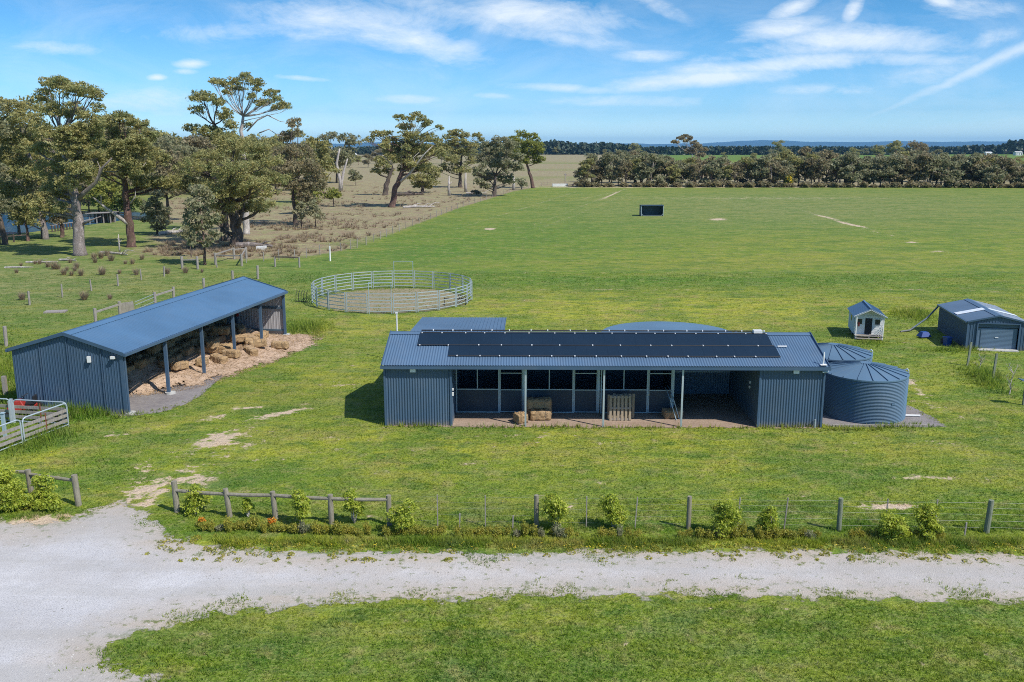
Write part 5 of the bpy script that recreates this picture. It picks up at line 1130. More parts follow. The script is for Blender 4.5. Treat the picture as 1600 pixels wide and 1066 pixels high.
gum('round dense grey green gum with low dark skirt',(772,307),[(773,292),(774,275)],
 [(782,220,16,9),(765,230,16,9),(798,228,15,9),(780,238,22,10),(758,248,16,10),(805,245,14,11),(778,255,24,11),(752,266,14,10),(800,262,16,10),(765,277,22,9),(795,280,12,8),(748,284,10,6),(758,290,10,5)],G_,BD,.65,.24,.8,1.15,seed=24)
gum('yellow crowned gum on a leaning brown trunk, last of the middle clump',(833,294),[(829,275),(824,260),(822,248)],
 [(816,210,12,7),(832,216,12,8),(806,220,12,8),(824,228,18,9),(842,232,9,10),(808,240,14,8),(832,244,14,8),(818,250,12,6),(845,248,6,6),(838,253,9,4)],Yl,BRd,.6,.24,.5,1.05,seed=25)
gum('low round bush beside the leaning brown trunk',(815,296),[(815,290)],[(813,284,8,6),(818,288,7,5)],G_,BD,.15,.33,.5,1.1,name='bush',cat='bush',seed=26)
gum('dark low bush under the round dense gum',(744,305),[(744,302)],[(741,300,6,3),(748,301,5,3)],Bn,BD,.1,.33,.5,1.1,name='bush',cat='bush',seed=27)
gum('sparse tall gum standing alone beyond the far row, tufts on bare limbs',(1082,262),[(1082,250),(1082,240)],
 [(1056,222,6,3),(1062,216,6,2.4),(1071,213,6,2.4),(1079,216,4,3),(1072,220,5,2.5),(1086,225,7,5),(1093,230,5,4),(1100,234,7,4),(1080,236,10,5),(1095,242,8,4)],Bn,BW,.7,.6,.5,.9,seed=28)

# generic trees: a handful of built ones, then copies
def generic(seed,h,w,leaf,bark,size,trunkh=.28,r0=.28,dens=1.0,label='',name='gum_tree',multi=1,squash=.8):
    rn=random.Random(seed); rng=np.random.default_rng(seed); o=thing(name,label,'tree'); mb=MB(); VV=[]
    stems=[]
    for s in range(multi):
        lean=Vector((rn.uniform(-.12,.12)*h,rn.uniform(-.12,.12)*h,0)) if multi>1 else Vector((rn.uniform(-.05,.05)*h,rn.uniform(-.05,.05)*h,0))
        stems.append(limb(mb,(rn.uniform(-.3,.3)*(multi>1),rn.uniform(-.3,.3)*(multi>1),-.1),lean+Vector((0,0,h*.72)),r0,r0*.35,rn,0,5,8))
    n=rn.randint(8,11)
    for i in range(n):
        a=rn.uniform(0,6.28); t=(i+.5)/n; z=h*(trunkh+.08+(.86-trunkh)*t); rr=w*.5*math.sqrt(max(.06,1-((t-.42)/.62)**2))*rn.uniform(.45,.95)
        c=Vector((math.cos(a)*rr,math.sin(a)*rr,z)); pr=w*rn.uniform(.17,.27); V,sc=pad_leaves(c,pr,pr,pr*rn.uniform(.55,.85)*squash,size,rng,dens); VV.append(V)
        st=stems[rn.randrange(multi)]; p=st[min(5,max(2,int(t*5)))]; limb(mb,p,c,r0*.4,r0*.12,rn,0,3,5)
    mb.build('trunk',bark,o,local=True,smooth=True); V=np.concatenate(VV); np_mesh('crown',V,quadfaces(len(V)//4),leaf,o); return o
GR='gum trees in the row along the far end of the green paddock'; LR='grey green gum in the long row edging the far end of the paddock'
protos=[generic(100+i,h,w,l,b,.30,th,.2,.85,LR,multi=m) for i,(h,w,l,b,th,m) in enumerate(((10,7,Bn,BD,.22,2),(9,7.5,G_,BG,.12,3),(11,7,O_,BD,.25,1),(8,6.5,G_,BRd,.12,2),(10,8,Bn,BG,.2,3),(9.5,6,G_,BD,.3,1),(7.5,7,Bn,BD,.08,3),(10.5,8.5,G_,BD,.15,2)))]
used=[0]*len(protos)
def place(pr,i,x,y,sc,rz,label,group):
    o=pr[i] if not used[i] else copy_tree(pr[i]); used[i]=1
    o.location=(x,y,0); o.scale=(sc*random.uniform(.9,1.15),sc*random.uniform(.9,1.15),sc); o.rotation_euler.z=rz; tag(o,label,'tree',group)
    return o
rr_=random.Random(21)
hprof=lambda px: np.interp(px,[905,930,985,1060,1120,1200,1240,1300,1370,1410,1440,1500,1560,1610,1700],[38,46,52,40,40,46,58,52,40,58,48,50,44,36,38])
x=908.0; k=0
while x<1720:
    hpx=hprof(x)*rr_.uniform(.74,1.12); q=P(x,291.8+ (x-905)*.0022+rr_.uniform(-1.6,.3)); hm=hpx/F*q.y*1.0
    i=rr_.randrange(8); place(protos,i,q.x,q.y,hm/(10,9,11,8,10,9.5,7.5,10.5)[i],rr_.uniform(0,6.28),LR,GR); x+=rr_.uniform(8.5,14.5)
x=925.0
while x<1720:
    q=P(x,285.5+rr_.uniform(-1.5,1)); hm=hprof(x)*rr_.uniform(.75,1.0)/F*q.y; i=rr_.randrange(8)
    place(protos,i,q.x,q.y,hm/(10,9,11,8,10,9.5,7.5,10.5)[i],rr_.uniform(0,6.28),LR,GR); x+=rr_.uniform(17,27)
# low understory shrubs and yellow wattles of the row
us=thing('understory_shrub','low dull shrub filling the foot of the far tree row','shrub')
rg=np.random.default_rng(4); V=np.concatenate([pad_leaves((rg.uniform(-1,1),rg.uniform(-.8,.8),.9),1.3,1.1,.9,.38,rg,.9)[0] for _ in range(3)]); np_mesh('foliage',V,quadfaces(len(V)//4),Bn,us)
ws=thing('wattle','yellow flowering wattle shrub in the far tree row','shrub'); V=np.concatenate([pad_leaves((rg.uniform(-1,1),rg.uniform(-.8,.8),1.6+j),1.5,1.2,1.2,.38,rg,.9)[0] for j in range(2)]); np_mesh('foliage',V,quadfaces(len(V)//4),M['leaf_yellow'],ws)
V=np.concatenate([pad_leaves((rg.uniform(-1,1),-1.1,1.8+j),1.0,.5,.8,.3,rg,.6)[0] for j in range(2)]); np_mesh('blossom',V,quadfaces(len(V)//4),M['wattle'],ws)
first=True; x=910
while x<1700:
    q=P(x,292.3+(x-905)*.002); o=us if first else copy_tree(us); first=False; o.location=q; s=rr_.uniform(.7,1.3); o.scale=(s*1.3,s,s*rr_.uniform(.7,1.2)); o.rotation_euler.z=rr_.uniform(0,6); tag(o,None,None,'low shrubs under the far tree row'); x+=rr_.uniform(13,26)
for j,(px,py,lab) in enumerate(((1050,291,'small yellow flowering wattle near the left part of the far row'),(1227,292,'bright yellow wattle at the foot of the tallest far gums'),(1348,291,'yellow green wattle in the middle of the far row'),(1541,286,'golden wattle patch high in the right part of the far row'),(1571,282,'golden wattle farthest right in the far row'))):
    o=ws if j==0 else copy_tree(ws); q=P(px,py); o.location=(q.x,q.y-2,0); s=(.9,1.1,1.1,.95,.95)[j]; o.scale=(s*.8,s,s*.9); tag(o,lab,'shrub')
# trees scattered behind the left clump
bgp=[generic(300+i,h,w,l,b,.33,.25,.35,.95,'x') for i,(h,w,l,b) in enumerate(((15,12,O_,BD),(14,13,Bn,BD),(17,12,G_,BG),(12,11,O_,BRd),(15,14,G_,BD)))]
used=[0]*5; bh=(15,14,17,12,15)
BGX=[(x_,y_,h_) for x_,y_,h_ in zip(range(-120,540,19),[300,312,294,306]*9,[92,84,98,80,88,76,94]*6)]
LBG='olive gum in the wooded strip behind the large left gums'; GBG='gums in the strip of woodland at the left'
for px,py,hp in ((-60,335,150),(-20,330,130),(25,326,122),(60,322,110),(100,318,105),(140,316,110),(165,314,118),(195,306,100),(228,300,92),(255,296,84),(275,302,88),(300,292,72),(325,290,76),(350,288,74),(385,292,72),(410,288,66),(432,290,64),(455,286,58),(480,284,54),(505,280,46),(40,300,90),(120,296,80),(180,290,70),(245,284,66),(-20,305,100),(-90,310,120),(215,278,58),(330,275,45),(90,282,60),(400,272,40))+tuple((a,b-8,c_*(1 if a<250 else .82)) for a,b,c_ in BGX)+tuple((x_,327+(x_*7)%9,44+(x_*5)%16) for x_ in range(-70,215,15)):
    q=P(px,py); i=rr_.randrange(5); place(bgp,i,q.x,q.y,hp/F*q.y/bh[i],rr_.uniform(0,6.28),LBG,GBG)
LB2='distant gum on the dry country beyond the middle clump'; GB2='distant scattered gums'
for px,py,hp in ((545,262,22),(560,258,14),(575,262,20),(592,256,22),(610,254,18),(640,256,16),(690,256,20),(707,258,24),(735,254,22),(760,252,18),(520,262,26),(990,243,18),(1000,246,12),(870,242,12),(883,241,9),(952,241,12),(945,242,8),(1215,248,28),(1208,252,18),(1228,250,16),(1350,246,14),(1372,248,20),(1400,252,30),(1418,262,30),(1432,262,38),(1462,258,24),(1492,262,20),(1515,268,20),(1575,268,20),(1592,266,22),(1330,250,18),(1178,252,12),(1470,240,10),(1515,241,8),(1130,250,12),(1640,270,30),(1665,266,30)):
    q=P(px,py); i=rr_.randrange(5); o=place(bgp,i,q.x,q.y,hp/F*q.y/bh[i],rr_.uniform(0,6.28),LB2,GB2)
# tree belts on the skyline: far-off woods that read as one mass
def belt(name,label,x0,x1,pyb,prof,leaf,size,seed,depth=60,step=1.0,groups=3):
    rng=np.random.default_rng(seed); VV=[]; px=x0
    while px<x1:
        for g_ in range(groups):
            q=P(px,pyb); Y=q.y+rng.uniform(0,depth); X=q.x*Y/q.y; h=(pyb-np.interp(px,[p[0] for p in prof],[p[1] for p in prof]))/F*q.y*rng.uniform(.78,1.06)
            n=int(26*(h/14)); t=rng.uniform(0.02,1,n)**.85; w=h*.28*(np.sqrt(np.clip(1-t,0,1))*.9+.15); a=rng.uniform(0,6.28,n); rr=rng.uniform(.3,1,n)*w
            C=np.stack([X+rr*np.cos(a),Y+rr*np.sin(a),h*t],-1); N=np.stack([np.cos(a),np.sin(a),.4+0*a],-1); VV.append(leaf_quads(C,N,size,rng,.45,.8))
        px+=step*rng.uniform(2.2,4.2)
    V=np.concatenate(VV); tag(np_mesh(name,V,quadfaces(len(V)//4),leaf),label,'trees',None,'stuff')
Pn=M['leaf_pine']
belt('pine_belt','dark pine plantation on the skyline behind the middle gums',560,1006,242,[(560,232),(700,226),(845,223),(870,221),(900,225),(940,224),(970,226),(1005,230)],Pn,2.6,1)
belt('pine_belt','long clipped dark windbreak under the hills',1000,1400,242.5,[(1000,231),(1150,230),(1300,231),(1400,235)],Pn,2.4,2)
belt('pine_belt','dark trees on the skyline at the right edge beyond the red barns',1330,1760,241.5,[(1330,236),(1440,232),(1520,229),(1560,228),(1575,222),(1600,220),(1700,220)],Pn,2.6,3)
belt('tree_belt','blue green trees on the skyline at the far left',-250,600,240,[(-250,228),(200,230),(600,232)],Pn,2.8,4,200,1.4)
belt('tree_belt','thin line of far trees below the hills',560,1700,236,[(560,230),(1000,231),(1150,229.5),(1300,230),(1700,230)],Pn,4,5,200,1.5)
def tag_(c): return c
# far farm buildings
def farm(px,py,w,d,h,wm,rm,label,name='farm_building',rz=0.0):
    q=P(px,py); o=thing(name,label,'building',(q.x,q.y,0),rz); mb=MB(); mb.box((0,0,h/2),(w,d,h)); mb.build('wall',wm,o,local=True)
    mb=MB(); r=h*.35; mb.add([(-w/2-.4,-d/2-.4,h),(w/2+.4,-d/2-.4,h),(w/2+.4,0,h+r),(-w/2-.4,0,h+r),(w/2+.4,d/2+.4,h),(-w/2-.4,d/2+.4,h)],[(0,1,2,3),(3,2,4,5),(0,3,5),(1,4,2)]); mb.build('roof',rm,o,local=True)
    mb=MB(); 
    for i in range(3): mb.box((-w/3+i*w/3,-d/2-.06,h*.42),(w*.1,.06,h*.6))
    mb.build('door',M['darkgap'],o,local=True); return o
farm(1567,241.2,34,14,5,M['barnred'],M['barnred'],'long dull red barn on the skyline at the right')
farm(1402,243.0,20,10,4,M['white'],M['barnred'],'low white shed with dull red roof beyond the far tree row')
farm(1543,243,9,8,4,M['white'],M['white'],'small white hut left of the long red barn')
farm(1590,243,10,8,4.5,M['white'],M['concrete'],'small white house right of the long red barn')
farm(979,241.5,12,8,4,M['white'],M['white'],'white farm shed at the end of the dark pine plantation')
farm(1255,242,16,9,4,M['white'],M['concrete'],'pale farm roof under the hills behind the far row')
farm(543,249,18,9,4.5,M['concrete'],M['white'],'pale shed on the plain behind the dead white tree')

# ---------- shrubs beside the drive ----------
def shrub(px,py,wpx,hpx,label,leaf='leaf_shrub',stem=.1,seed=0,name='shrub',group='young shrubs planted along the drive fence'):
    q=P(px,py); k=(q.y*CP+H*SP)/F; w=wpx*k*1.15; h=hpx*k/.92; o=thing(name,label,'shrub',(q.x,q.y,0),0,group); rn=random.Random(seed+int(px)); rng=np.random.default_rng(seed+int(px))
    mb=MB(); VV=[]; n=9; sz=.042; VV.append(pad_leaves((0,0,h*(stem+.5*(1-stem))),w*.34,w*.34,h*(1-stem)*.36,sz,rng,.9,sub=w*.13)[0])
    for i in range(n):
        a=rn.uniform(0,6.28); t=(i+.5)/n; z=h*(stem+.12+(.86-stem)*t); r=w*.5*rn.uniform(.2,.75)*(1-.35*t); c=Vector((math.cos(a)*r,math.sin(a)*r,z)); pr=w*rn.uniform(.2,.32)
        limb(mb,(0,0,0),c,.022,.008,rn,0,3,5); V,sc=pad_leaves(c,pr,pr,pr*.9,sz,rng,.95,sub=pr*.5); VV.append(V)
        for s_ in sc[:5]: limb(mb,c,Vector(s_),.008,.003,rn,0,2,4)
    mb.build('stem',M['bark_white'],o,local=True); V=np.concatenate(VV); np_mesh('foliage',V,quadfaces(len(V)//4),M[leaf],o); return o
for i,(px,py,w,h,lab,st,lf) in enumerate(((307,803,34,36,'bushy shrub right of the first rail fence post',.0,'leaf_shrub'),(388,808,16,26,'thin little shrub between the second and third rail posts',.3,'leaf_shrub'),(470,822,28,48,'open twiggy shrub between the third and fourth rail posts',.25,'leaf_shrub'),
    (554,818,32,46,'shrub with bare stem just right of the fourth rail post',.25,'leaf_shrub'),(632,833,40,44,'round leafy shrub past the end of the rail fence',.05,'leaf_shrub'),(869,826,40,46,'round headed shrub right of the first strainer post',.25,'leaf_shrub'),(958,826,38,46,'round headed shrub between two droppers mid fence',.22,'leaf_shrub'),
    (1128,838,44,52,'wide shrub right of the second strainer post',.05,'leaf_shrub'),(1198,836,34,38,'smaller shrub left of the fifth dropper',.1,'leaf_shrub'),(1393,846,40,42,'spreading shrub, left of a pair near the last posts',.0,'leaf_shrub'),(1444,842,38,50,'upright shrub, right of a pair near the last posts',.15,'leaf_shrub'),
    (70,790,34,46,'shrub in front of the short rail fence beside the track gap',.0,'leaf_shrub'),(4,795,54,62,'large shrub at the left picture edge by the short rail fence',.0,'leaf_shrub'),(1655,846,40,46,'shrub past the right picture edge',.1,'leaf_shrub'))):
    if px<1650: shrub(px,py,w,h,lab,lf,st,i)
def low(px,py,w,h,leaf,label,name,group,seed,flower=False,proto=[None,None,None,None,None]):
    pi={'leaf_gold':0,'leaf_shrub':1,'leaf_grey':2}[leaf]
    if flower: pi=3
    if proto[pi] is None:
        rng=np.random.default_rng(seed); VV=[pad_leaves((rng.uniform(-.12,.12),rng.uniform(-.08,.08),rng.uniform(.1,.26)),.2,.17,.15,.032,rng,.55,sub=.09)[0] for _ in range(5)]; V=np.concatenate(VV); V[:,2]=np.maximum(V[:,2],.0)
        o=thing(name,label,'shrub',(0,0,0),0,group); np_mesh('foliage',V,quadfaces(len(V)//4),M[leaf],o); 
        if flower: 
            V=pad_leaves((0,-.05,.3),.2,.15,.12,.03,rng,.5,sub=.07)[0]; np_mesh('blossom',V,quadfaces(len(V)//4),M['flower'],o)
        proto[pi]=o
    else: o=copy_tree(proto[pi])
    q=P(px,py); o.location=(q.x,q.y,0); rn=random.Random(int(px*7)); s=w/.75; o.scale=(s*rn.uniform(.8,1.25),s,h/.42*rn.uniform(.75,1.25)); o.rotation_euler.z=rn.uniform(0,6.28); tag(o,label,'shrub',group); o.name=name; return o
GL='low golden edging shrubs along the drive verge'; LL='low golden green edging shrub in the clipped line between fence and drive'
x=318.0; rl=random.Random(77)
while x<1480:
    yb=np.interp(x,[318,420,560,640,800,1100,1480],[829,831,836,838,838,840,842])+rl.uniform(-2,2)
    gap=any(a<x<b for a,b in ((585,600),(700,712),(900,930),(1000,1050),(1290,1325)))
    if not gap: low(x,yb,rl.uniform(.35,.6),rl.uniform(.28,.5),'leaf_gold' if rl.random()<.93 else 'leaf_grey',LL,'edging_shrub',GL,3)
    x+=rl.uniform(11,17)
for px,py in ((30,797),(48,795),(66,797),(84,799),(16,800),(0,800)): low(px,py,.95,.62,'leaf_shrub','low dense green shrub in the hedge below the short rail fence','hedge_shrub','low hedge below the short rail fence',9)
for px,py,lab in ((315,822,'orange flowering low plant near the first rail post'),(425,826,'orange flowering low plant below the third rail post')): low(px,py,.5,.4,'leaf_gold',lab,'flowering_plant','orange flowering plants',5,True)

# ---------- rushes (tussocks) ----------
def tussock_mesh(seed,n=150):
    rng=np.random.default_rng(seed); a=rng.uniform(0,6.28,n); r=rng.uniform(0,.16,n); L=rng.uniform(.5,1.0,n); ln=rng.uniform(.1,.55,n)
    b=np.stack([r*np.cos(a),r*np.sin(a),0*a],-1); tip=b+np.stack([np.cos(a)*ln,np.sin(a)*ln,L],-1); w=np.stack([-np.sin(a),np.cos(a),0*a],-1)*.022
    V=np.stack([b-w,b+w,tip],1).reshape(-1,3); return V
TV=[tussock_mesh(i) for i in range(3)]
first=None
for i,(px,py,s) in enumerate(((35,469,.9),(132,469,1.05),(172,468,.6),(160,430,1.1),(213,430,.9),(187,428,.6),(100,430,.9),(112,431,.7),(127,431,.9),(85,421,1.1),(91,421,.8),(75,418,.8),(120,420,.9),(117,424,.7),(105,423,.6),(62,413,.7),(55,413,.6),(110,411,.7),(149,411,.8),(174,408,1.1),(207,413,.8),(222,406,.8),(196,413,.6),(26,427,.6),(262,428,.9),(290,427,.9),(316,426,.5),(33,416,.5),(147,405,1.0),(158,404,1.1),(168,400,1.0))):
    o=thing('rush_tussock','brown tufted rush clump on the green field behind the hay shed','rush','' or (0,0,0),0,'rush clumps on the green field')
    q=P(px,py); o.location=(q.x,q.y,0); o.scale=(s*1.1,s*1.1,s); o.rotation_euler.z=i
    if i<3: np_mesh('blades',TV[i],np.arange(len(TV[i]),dtype=np.int32).reshape(-1,3),M['tussock'],o); first=(first or [])+[o.children[0].data if o.children else None]
    else:
        link_mesh('blades',bpy.data.meshes[[m.name for m in bpy.data.meshes if m.name.startswith('blades')][i%3]],None,o)
# countless small rushes of the dry paddock: one stuff object
rng=np.random.default_rng(8); N=5200; px=rng.uniform(150,880,N); py=rng.uniform(292,402,N); X=(px-800)/F; PXY=np.array([P(a,b)[:2] for a,b in zip(px,py)]); W=weights(PXY[:,0],PXY[:,1])
keep=(W['w_dry']>.45)&(vnoise(PXY[:,0],PXY[:,1],6,4)>.42)&(rng.uniform(size=N)<.75)&(py<polyline_y(px,PAD)-3); PXY=PXY[keep]
VV=[]
for j,(x_,y_) in enumerate(PXY):
    s=rng.uniform(.35,.95); t=TV[j%3][:90*3].reshape(-1,3,3)[::4 if y_>150 else 2].reshape(-1,3)*np.array([s*1.5*(1.6 if y_>150 else 1.2),s*1.5,s*.85])+np.array([x_,y_,0]); VV.append(t)
V=np.concatenate(VV); tag(np_mesh('dry_rushes',V,np.arange(len(V),dtype=np.int32).reshape(-1,3),M['tussock']),'brown rushes covering the dry paddock','rushes',None,'stuff')
# ---------- blades of grass ----------
BOX=[[B(-6.1,-.02)[:2],B(-2.8,-.02)[:2],B(-2.8,-.12)[:2],B(11.5,-.15)[:2],B(11.6,-.02)[:2],B(14.7,-.02)[:2],B(14.7,6.1)[:2],B(-6.1,6.1)[:2]],
 [S(-.1,-.3)[:2],S(0,-.4)[:2],S(3,-1.8)[:2],S(6,-1.3)[:2],S(9,-1.4)[:2],S(16,-2.8)[:2],S(20,-2.0)[:2],S(20,6)[:2],S(0,6.1)[:2]],
 [(15,41.5),(20.5,41.5),(20,46),(19.8,50.5),(15,50.6)],[(-5.6,47),(-.4,47),(-.4,53.6),(-5.6,53.6)]]
def tufts(name,N,xf,y0,y1,hl,wl,lean,blades,seed,keepf=None,label='short green grass of the lawn'):
    rng=np.random.default_rng(seed); Y=rng.uniform(y0,y1,N); X=rng.uniform(-1,1,N)*(xf*Y+1.5)
    k=sdf(DRIVE,X,Y)+(vnoise(X,Y,1.1,5)-.5)*2.2+(vnoise(X,Y,.35,6)-.5)*1.4<rng.uniform(-.25,.35,N)
    for b in BOX: k&=sdf(b,X,Y)<.05
    W=weights(X,Y); k&=(W['w_bare']+(vnoise(X,Y,.5,7)-.5)*.8)<.42
    hf=np.ones(N)
    if keepf is not None: kk,hf=keepf(X,Y,W,rng); k&=kk
    X,Y,hf=X[k],Y[k],hf[k]; lush=W['w_lush'][k]; n=len(X)
    hm=hf*(.6+.9*vnoise(X,Y,1.7,3))*(1+.8*lush)
    X=np.repeat(X,blades)+rng.normal(0,.03,n*blades); Y=np.repeat(Y,blades)+rng.normal(0,.03,n*blades); hm=np.repeat(hm,blades); m=len(X)
    h=rng.uniform(hl[0],hl[1],m)*hm; a=rng.uniform(0,6.28,m); w=rng.uniform(wl*.6,wl*1.2,m); ln=h*rng.uniform(.2,lean,m)
    Bs=np.stack([X,Y,np.zeros(m)],-1); d=np.stack([np.cos(a),np.sin(a),0*a],-1); pr=np.stack([-np.sin(a),np.cos(a),0*a],-1)
    V=np.stack([Bs-pr*w[:,None],Bs+pr*w[:,None],Bs+d*ln[:,None]+np.array([0,0,1])*h[:,None]],1).reshape(-1,3)
    Wt=weights(V[:,0].astype(float),V[:,1].astype(float))
    o=np_mesh(name,V,np.arange(3*m,dtype=np.int32).reshape(-1,3),M['blade'],attrs=Wt); tag(o,label,'grass',None,'stuff'); return o
tufts('lawn_grass',88000,.86,17,32,(.03,.085),.011,1.1,3,1)
tufts('lawn_grass',72000,.74,29.5,48,(.03,.075),.016,1.1,2,2,label='short mown grass round the stable')
tufts('lawn_grass',60000,.60,48,95,(.03,.07),.022,1.1,3,3,label='grass of the paddock behind the stable')
# rank grass: verge of the drive, shed walls, tank edge
def vk(X,Y,W,rng):
    px,py=proj(X,Y); v=sst(px,255,330)*gell(px,py,px,850,1,8)*.9
    v=np.maximum(v,gell(px,py,px,828,1,5)*sst(px,270,300)*.4); v=np.maximum(v,gell(px,py,60,806,70,8)*.6)
    p=np.clip(v,0,1); return rng.uniform(size=len(X))<p*.9,.5+.6*p
tufts('verge_grass',118000,.76,26.5,31.5,(.06,.17),.012,1.1,3,4,vk,'long bright grass on the verge between fence and drive')
def rk(X,Y,W,rng):
    px,py=proj(X,Y); v=np.maximum.reduce([gell(px,py,120,650,95,9,-.03),gell(px,py,60,690,60,12,-.25)*.9,gell(px,py,480,515,34,12),gell(px,py,375,560,10,8),gell(px,py,410,548,8,3),
      gell(px,py,1425,660,26,12),gell(px,py,1150,664,110,3.5),gell(px,py,950,668,240,2.5)*.7,gell(px,py,1235,668,60,3),gell(px,py,650,667,55,3),gell(px,py,1540,592,35,14,.45),gell(px,py,1395,668,40,3),gell(px,py,1360,536,30,4),
      gell(px,py,1425,492,42,9,.2),gell(px,py,1500,548,60,3),gell(px,py,10,600,40,60)*.8,gell(px,py,1330,672,60,3)])
    return rng.uniform(size=len(X))<v,.5+.7*v
tufts('rank_grass',160000,.62,34,72,(.14,.34),.02,.8,3,5,rk,'rank green grass against shed walls and tank pad')
# leafy weeds and yellow capeweed flowers on the verge
rng=np.random.default_rng(15); VV=[]; FV=[]
for i in range(420):
    px=rng.uniform(240,1620); py=rng.uniform(838,862)+rng.normal(0,2); 
    if rng.uniform()<.35: px=rng.uniform(230,1620); py=rng.uniform(855,878)
    q=P(px,py); r=rng.uniform(.05,.16); n=int(14+r*180); dd=sph(n,rng,0); VV.append(leaf_quads(np.array(q)+dd*np.array([r,r,r*.6]),dd,.035,rng))
for i in range(260):
    if rng.uniform()<.6: px,py=rng.uniform(320,1600),rng.uniform(846,862)
    else: px,py=rng.uniform(20,1590),rng.uniform(600,800)
    q=P(px,py,.12); 
    if sdf(DRIVE,np.array([q.x]),np.array([q.y]))[0]>0 or any(sdf(b,np.array([q.x]),np.array([q.y]))[0]>-.3 for b in BOX): continue
    FV.append(leaf_quads(np.array(q)+rng.normal(0,.06,(3,3))*np.array([1,1,.1]),np.tile([0,0,1.],(3,1)),.017,rng,.2,.9))
V=np.concatenate(VV); tag(np_mesh('verge_weeds',V,quadfaces(len(V)//4),M['leaf_gold']),'broad leafed weeds along the drive edge','weeds',None,'stuff')
V=np.concatenate(FV); tag(np_mesh('yellow_flowers',V,quadfaces(len(V)//4),M['wattle']),'tiny yellow flowers dotting the grass','flowers',None,'stuff')
# loose stones on the drive
rng=np.random.default_rng(19); N=5200; Y=rng.uniform(19.5,31,N); X=rng.uniform(-1,1,N)*(.6*Y); sd=sdf(DRIVE,X,Y); k=(sd>.1)&((sd<2.6)|(rng.uniform(size=N)<.45)); X,Y=X[k],Y[k]; n=len(X); s=rng.uniform(.008,.028,n)
O8=np.array([(1,0,0),(0,1,0),(-1,0,0),(0,-1,0),(0,0,.7)],float); V=(np.stack([X,Y,0*X+.004],-1)[:,None,:]+O8[None]*s[:,None,None]*rng.uniform(.7,1.3,(n,5,1))).reshape(-1,3)
b=np.arange(n)[:,None]*5; Fc=np.concatenate([b+np.array([[0,1,4]]),b+np.array([[1,2,4]]),b+np.array([[2,3,4]]),b+np.array([[3,0,4]])])
tag(np_mesh('loose_stones',V,Fc,M['concrete']),'loose pale stones scattered on the drive','stones',None,'stuff')

# ---------- sky ----------
w=bpy.data.worlds.new('World'); SC.world=w; w.use_nodes=True; nt=w.node_tree; nt.nodes.clear()
class WT(NT):
    def __init__(s,tree): s.t=tree
T_=WT(nt); out=T_.n('ShaderNodeOutputWorld'); bg=T_.n('ShaderNodeBackground'); sky=T_.n('ShaderNodeTexSky')
EL=math.radians(49); SUNV=Vector((.8*math.cos(EL),-.6*math.cos(EL),math.sin(EL)))
sky.sky_type='NISHITA'; sky.sun_disc=False; sky.sun_elevation=EL; sky.sun_rotation=math.atan2(.8,-.6); sky.air_density=1.0; sky.dust_density=.3; sky.ozone_density=2.0
tc=T_.n('ShaderNodeTexCoord').outputs['Generated']; sp_=T_.n('ShaderNodeSeparateXYZ'); T_.l(tc,sp_.inputs[0]); X_,Y_,Z_=sp_.outputs
el=T_.ramp(Z_,0.0,.17)
tint=T_.mix(el,SKY_LO,SKY_HI); tint=T_.mix(T_.ramp(Z_,.22,.6),tint,(.75,.9,1.1)); tint=T_.mix(T_.ramp(Z_,.0,.035),(.92,1.32,1.75),tint); col=T_.mix(1.0,sky.outputs[0],tint,'MULTIPLY')
ya=T_.math('MAXIMUM',T_.math('ABSOLUTE',Y_),.05); u=T_.math('DIVIDE',X_,ya); v=T_.math('DIVIDE',Z_,ya)
def uv(px,py): d=ray(px,py); return d.x/d.y,d.z/d.y
# wispy texture shared by all cloud patches
cmb=T_.n('ShaderNodeCombineXYZ'); T_.l(T_.math('MULTIPLY',u,1.0),cmb.inputs[0]); T_.l(T_.math('MULTIPLY',v,2.6),cmb.inputs[1]); T_.l(T_.math('MULTIPLY',Y_,.3),cmb.inputs[2])
n1=T_.noise(cmb.outputs[0],7,8,.66,dist=.6); n2=T_.noise(cmb.outputs[0],22,6,.7,dist=.4)
tex=T_.math('ADD',T_.math('MULTIPLY',n1,.8),T_.math('MULTIPLY',n2,.35))
CL=[(470,15,120,14,.05,.4),(860,55,120,14,.12,.5),(1290,75,120,14,.0,.6),(950,30,70,16,.2,.4),(1180,85,120,14,-.1,.5),(1550,60,60,14,-.2,.35),(560,30,170,26,.05,.62),(640,62,110,24,.25,.75),(820,22,130,28,.10,.75),(700,15,120,20,.1,.55),(400,50,260,16,-.02,.38),(90,75,70,10,.05,.5),(1215,48,70,14,-.1,.95),(1345,62,140,18,.03,1.0),(1240,12,34,10,-.3,.9),(1335,12,16,16,-.9,.7),(1470,2,24,8,.2,.9),
 (1110,122,150,11,-.08,.95),(1230,100,180,12,-.08,1.0),(1020,88,60,8,.0,.6),(1420,92,110,10,.02,.6),(880,138,95,6,.05,.65),(1000,158,170,9,.0,.45),(1280,140,120,10,0,.35),(300,100,26,6,0,.9),(245,121,14,4,0,.95),(290,112,20,4,0,.6),(470,122,50,4,.08,.7),(240,160,120,22,-.05,.45),(640,155,60,8,.0,.4),(770,150,40,5,.05,.4),(1040,15,60,14,.45,.4),(1520,15,90,16,.0,.4),(1450,110,120,26,-.1,.3),(40,180,90,30,0,.3),(640,110,160,30,.2,.18)]
acc=None
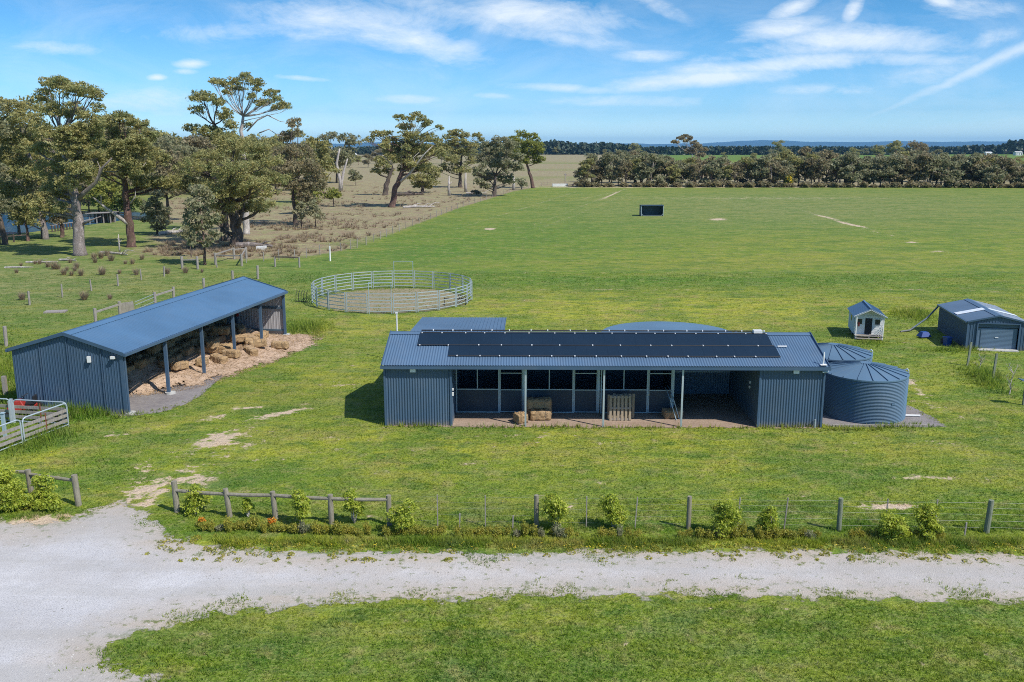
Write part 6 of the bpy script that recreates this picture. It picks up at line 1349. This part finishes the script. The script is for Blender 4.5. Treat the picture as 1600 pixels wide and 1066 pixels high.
for cx,cy,rx,ry,sl,am in CL:
    cu,cv=uv(cx,cy); ru,rv=rx/F,ry/F*1.15
    du=T_.math('SUBTRACT',u,cu); dv=T_.math('ADD',T_.math('SUBTRACT',v,cv),T_.math('MULTIPLY',du,sl))
    a=T_.math('POWER',T_.math('DIVIDE',du,ru),2.0); b=T_.math('POWER',T_.math('DIVIDE',dv,rv),2.0)
    g_=T_.math('MULTIPLY',T_.math('EXPONENT',T_.math('MULTIPLY',T_.math('ADD',a,b),-1.0)),am)
    acc=g_ if acc is None else T_.math('MAXIMUM',acc,g_)
dens=T_.math('ADD',acc,T_.math('MULTIPLY',T_.math('SUBTRACT',tex,.55),2.3)); dens=T_.ramp(dens,.12,.98); dens=T_.math('MULTIPLY',dens,T_.ramp(acc,.02,.3))
# vapour trail
(ua,va),(ub,vb)=uv(1340,192),uv(1660,48)
L=math.hypot(ub-ua,vb-va); dx,dy=(ub-ua)/L,(vb-va)/L
s_=T_.math('ADD',T_.math('MULTIPLY',T_.math('SUBTRACT',u,ua),dx),T_.math('MULTIPLY',T_.math('SUBTRACT',v,va),dy))
o_=T_.math('ADD',T_.math('MULTIPLY',T_.math('SUBTRACT',u,ua),-dy),T_.math('MULTIPLY',T_.math('SUBTRACT',v,va),dx))
o_=T_.math('ADD',o_,T_.math('MULTIPLY',T_.math('SUBTRACT',n1,.5),.022)); wd=T_.ramp(s_,0,L,.0022,.0085)
tr=T_.math('EXPONENT',T_.math('MULTIPLY',T_.math('POWER',T_.math('DIVIDE',o_,wd),2.0),-1.0)); tr=T_.math('MULTIPLY',tr,T_.ramp(s_,-.01,.14,0,.85)); tr=T_.math('MULTIPLY',tr,T_.ramp(tex,.3,.7,.55,1.0))
dens=T_.math('MAXIMUM',dens,tr)
# thin hazy veil everywhere
veil=T_.math('MULTIPLY',T_.ramp(n1,.40,.72),.26); dens=T_.math('MAXIMUM',dens,veil)
dens=T_.math('MULTIPLY',dens,T_.ramp(Y_,-.05,.15)); 
dens=T_.math('MULTIPLY',dens,T_.ramp(v,.0,.02))
col=T_.mix(T_.math('MULTIPLY',dens,.75),col,CLOUD)
T_.l(col,bg.inputs[0]); bg.inputs[1].default_value=.10; T_.l(bg.outputs[0],out.inputs[0])
sd=bpy.data.lights.new('sun','SUN'); so=bpy.data.objects.new('sun',sd); COL.objects.link(so); sd.energy=3.7; sd.angle=math.radians(.5); sd.color=(1,.955,.88)
so.rotation_euler=SUNV.to_track_quat('Z','Y').to_euler(); so.location=(30,-20,60)
# ---------- camera ----------
cam=bpy.data.cameras.new('camera'); co=bpy.data.objects.new('camera',cam); COL.objects.link(co); SC.camera=co
co.location=(0,0,H); co.rotation_euler=(math.radians(90)-PIT,0,0); cam.sensor_width=36; cam.sensor_fit='HORIZONTAL'; cam.lens=36*F/1600; cam.clip_start=.1; cam.clip_end=40000
vs_=SC.view_settings; vs_.view_transform='Standard'; vs_.look='None'; vs_.gamma=1; vs_.exposure=.54
SC.cycles.use_denoising=False; SC.cycles.adaptive_threshold=.006; SC.cycles.sample_clamp_indirect=4; SC.cycles.filter_width=1.0; SC.cycles.max_bounces=6; SC.cycles.transparent_max_bounces=8

# ---------- the air: even pale haze round camera and scene ----------
mb=MB(); mb.box((0,13200,125),(50000,27500,254)); hz=mb.build('haze',None); tag(hz,kind='stuff')
hm=bpy.data.materials.new('haze'); hm.use_nodes=True; ht=hm.node_tree; ht.nodes.clear(); ho=ht.nodes.new('ShaderNodeOutputMaterial'); hv=ht.nodes.new('ShaderNodeVolumePrincipled')
hv.inputs['Color'].default_value=HAZE_COL; hv.inputs['Density'].default_value=HAZE_D; hv.inputs['Anisotropy'].default_value=.0
ht.links.new(hv.outputs[0],ho.inputs['Volume']); hz.data.materials.append(hm)
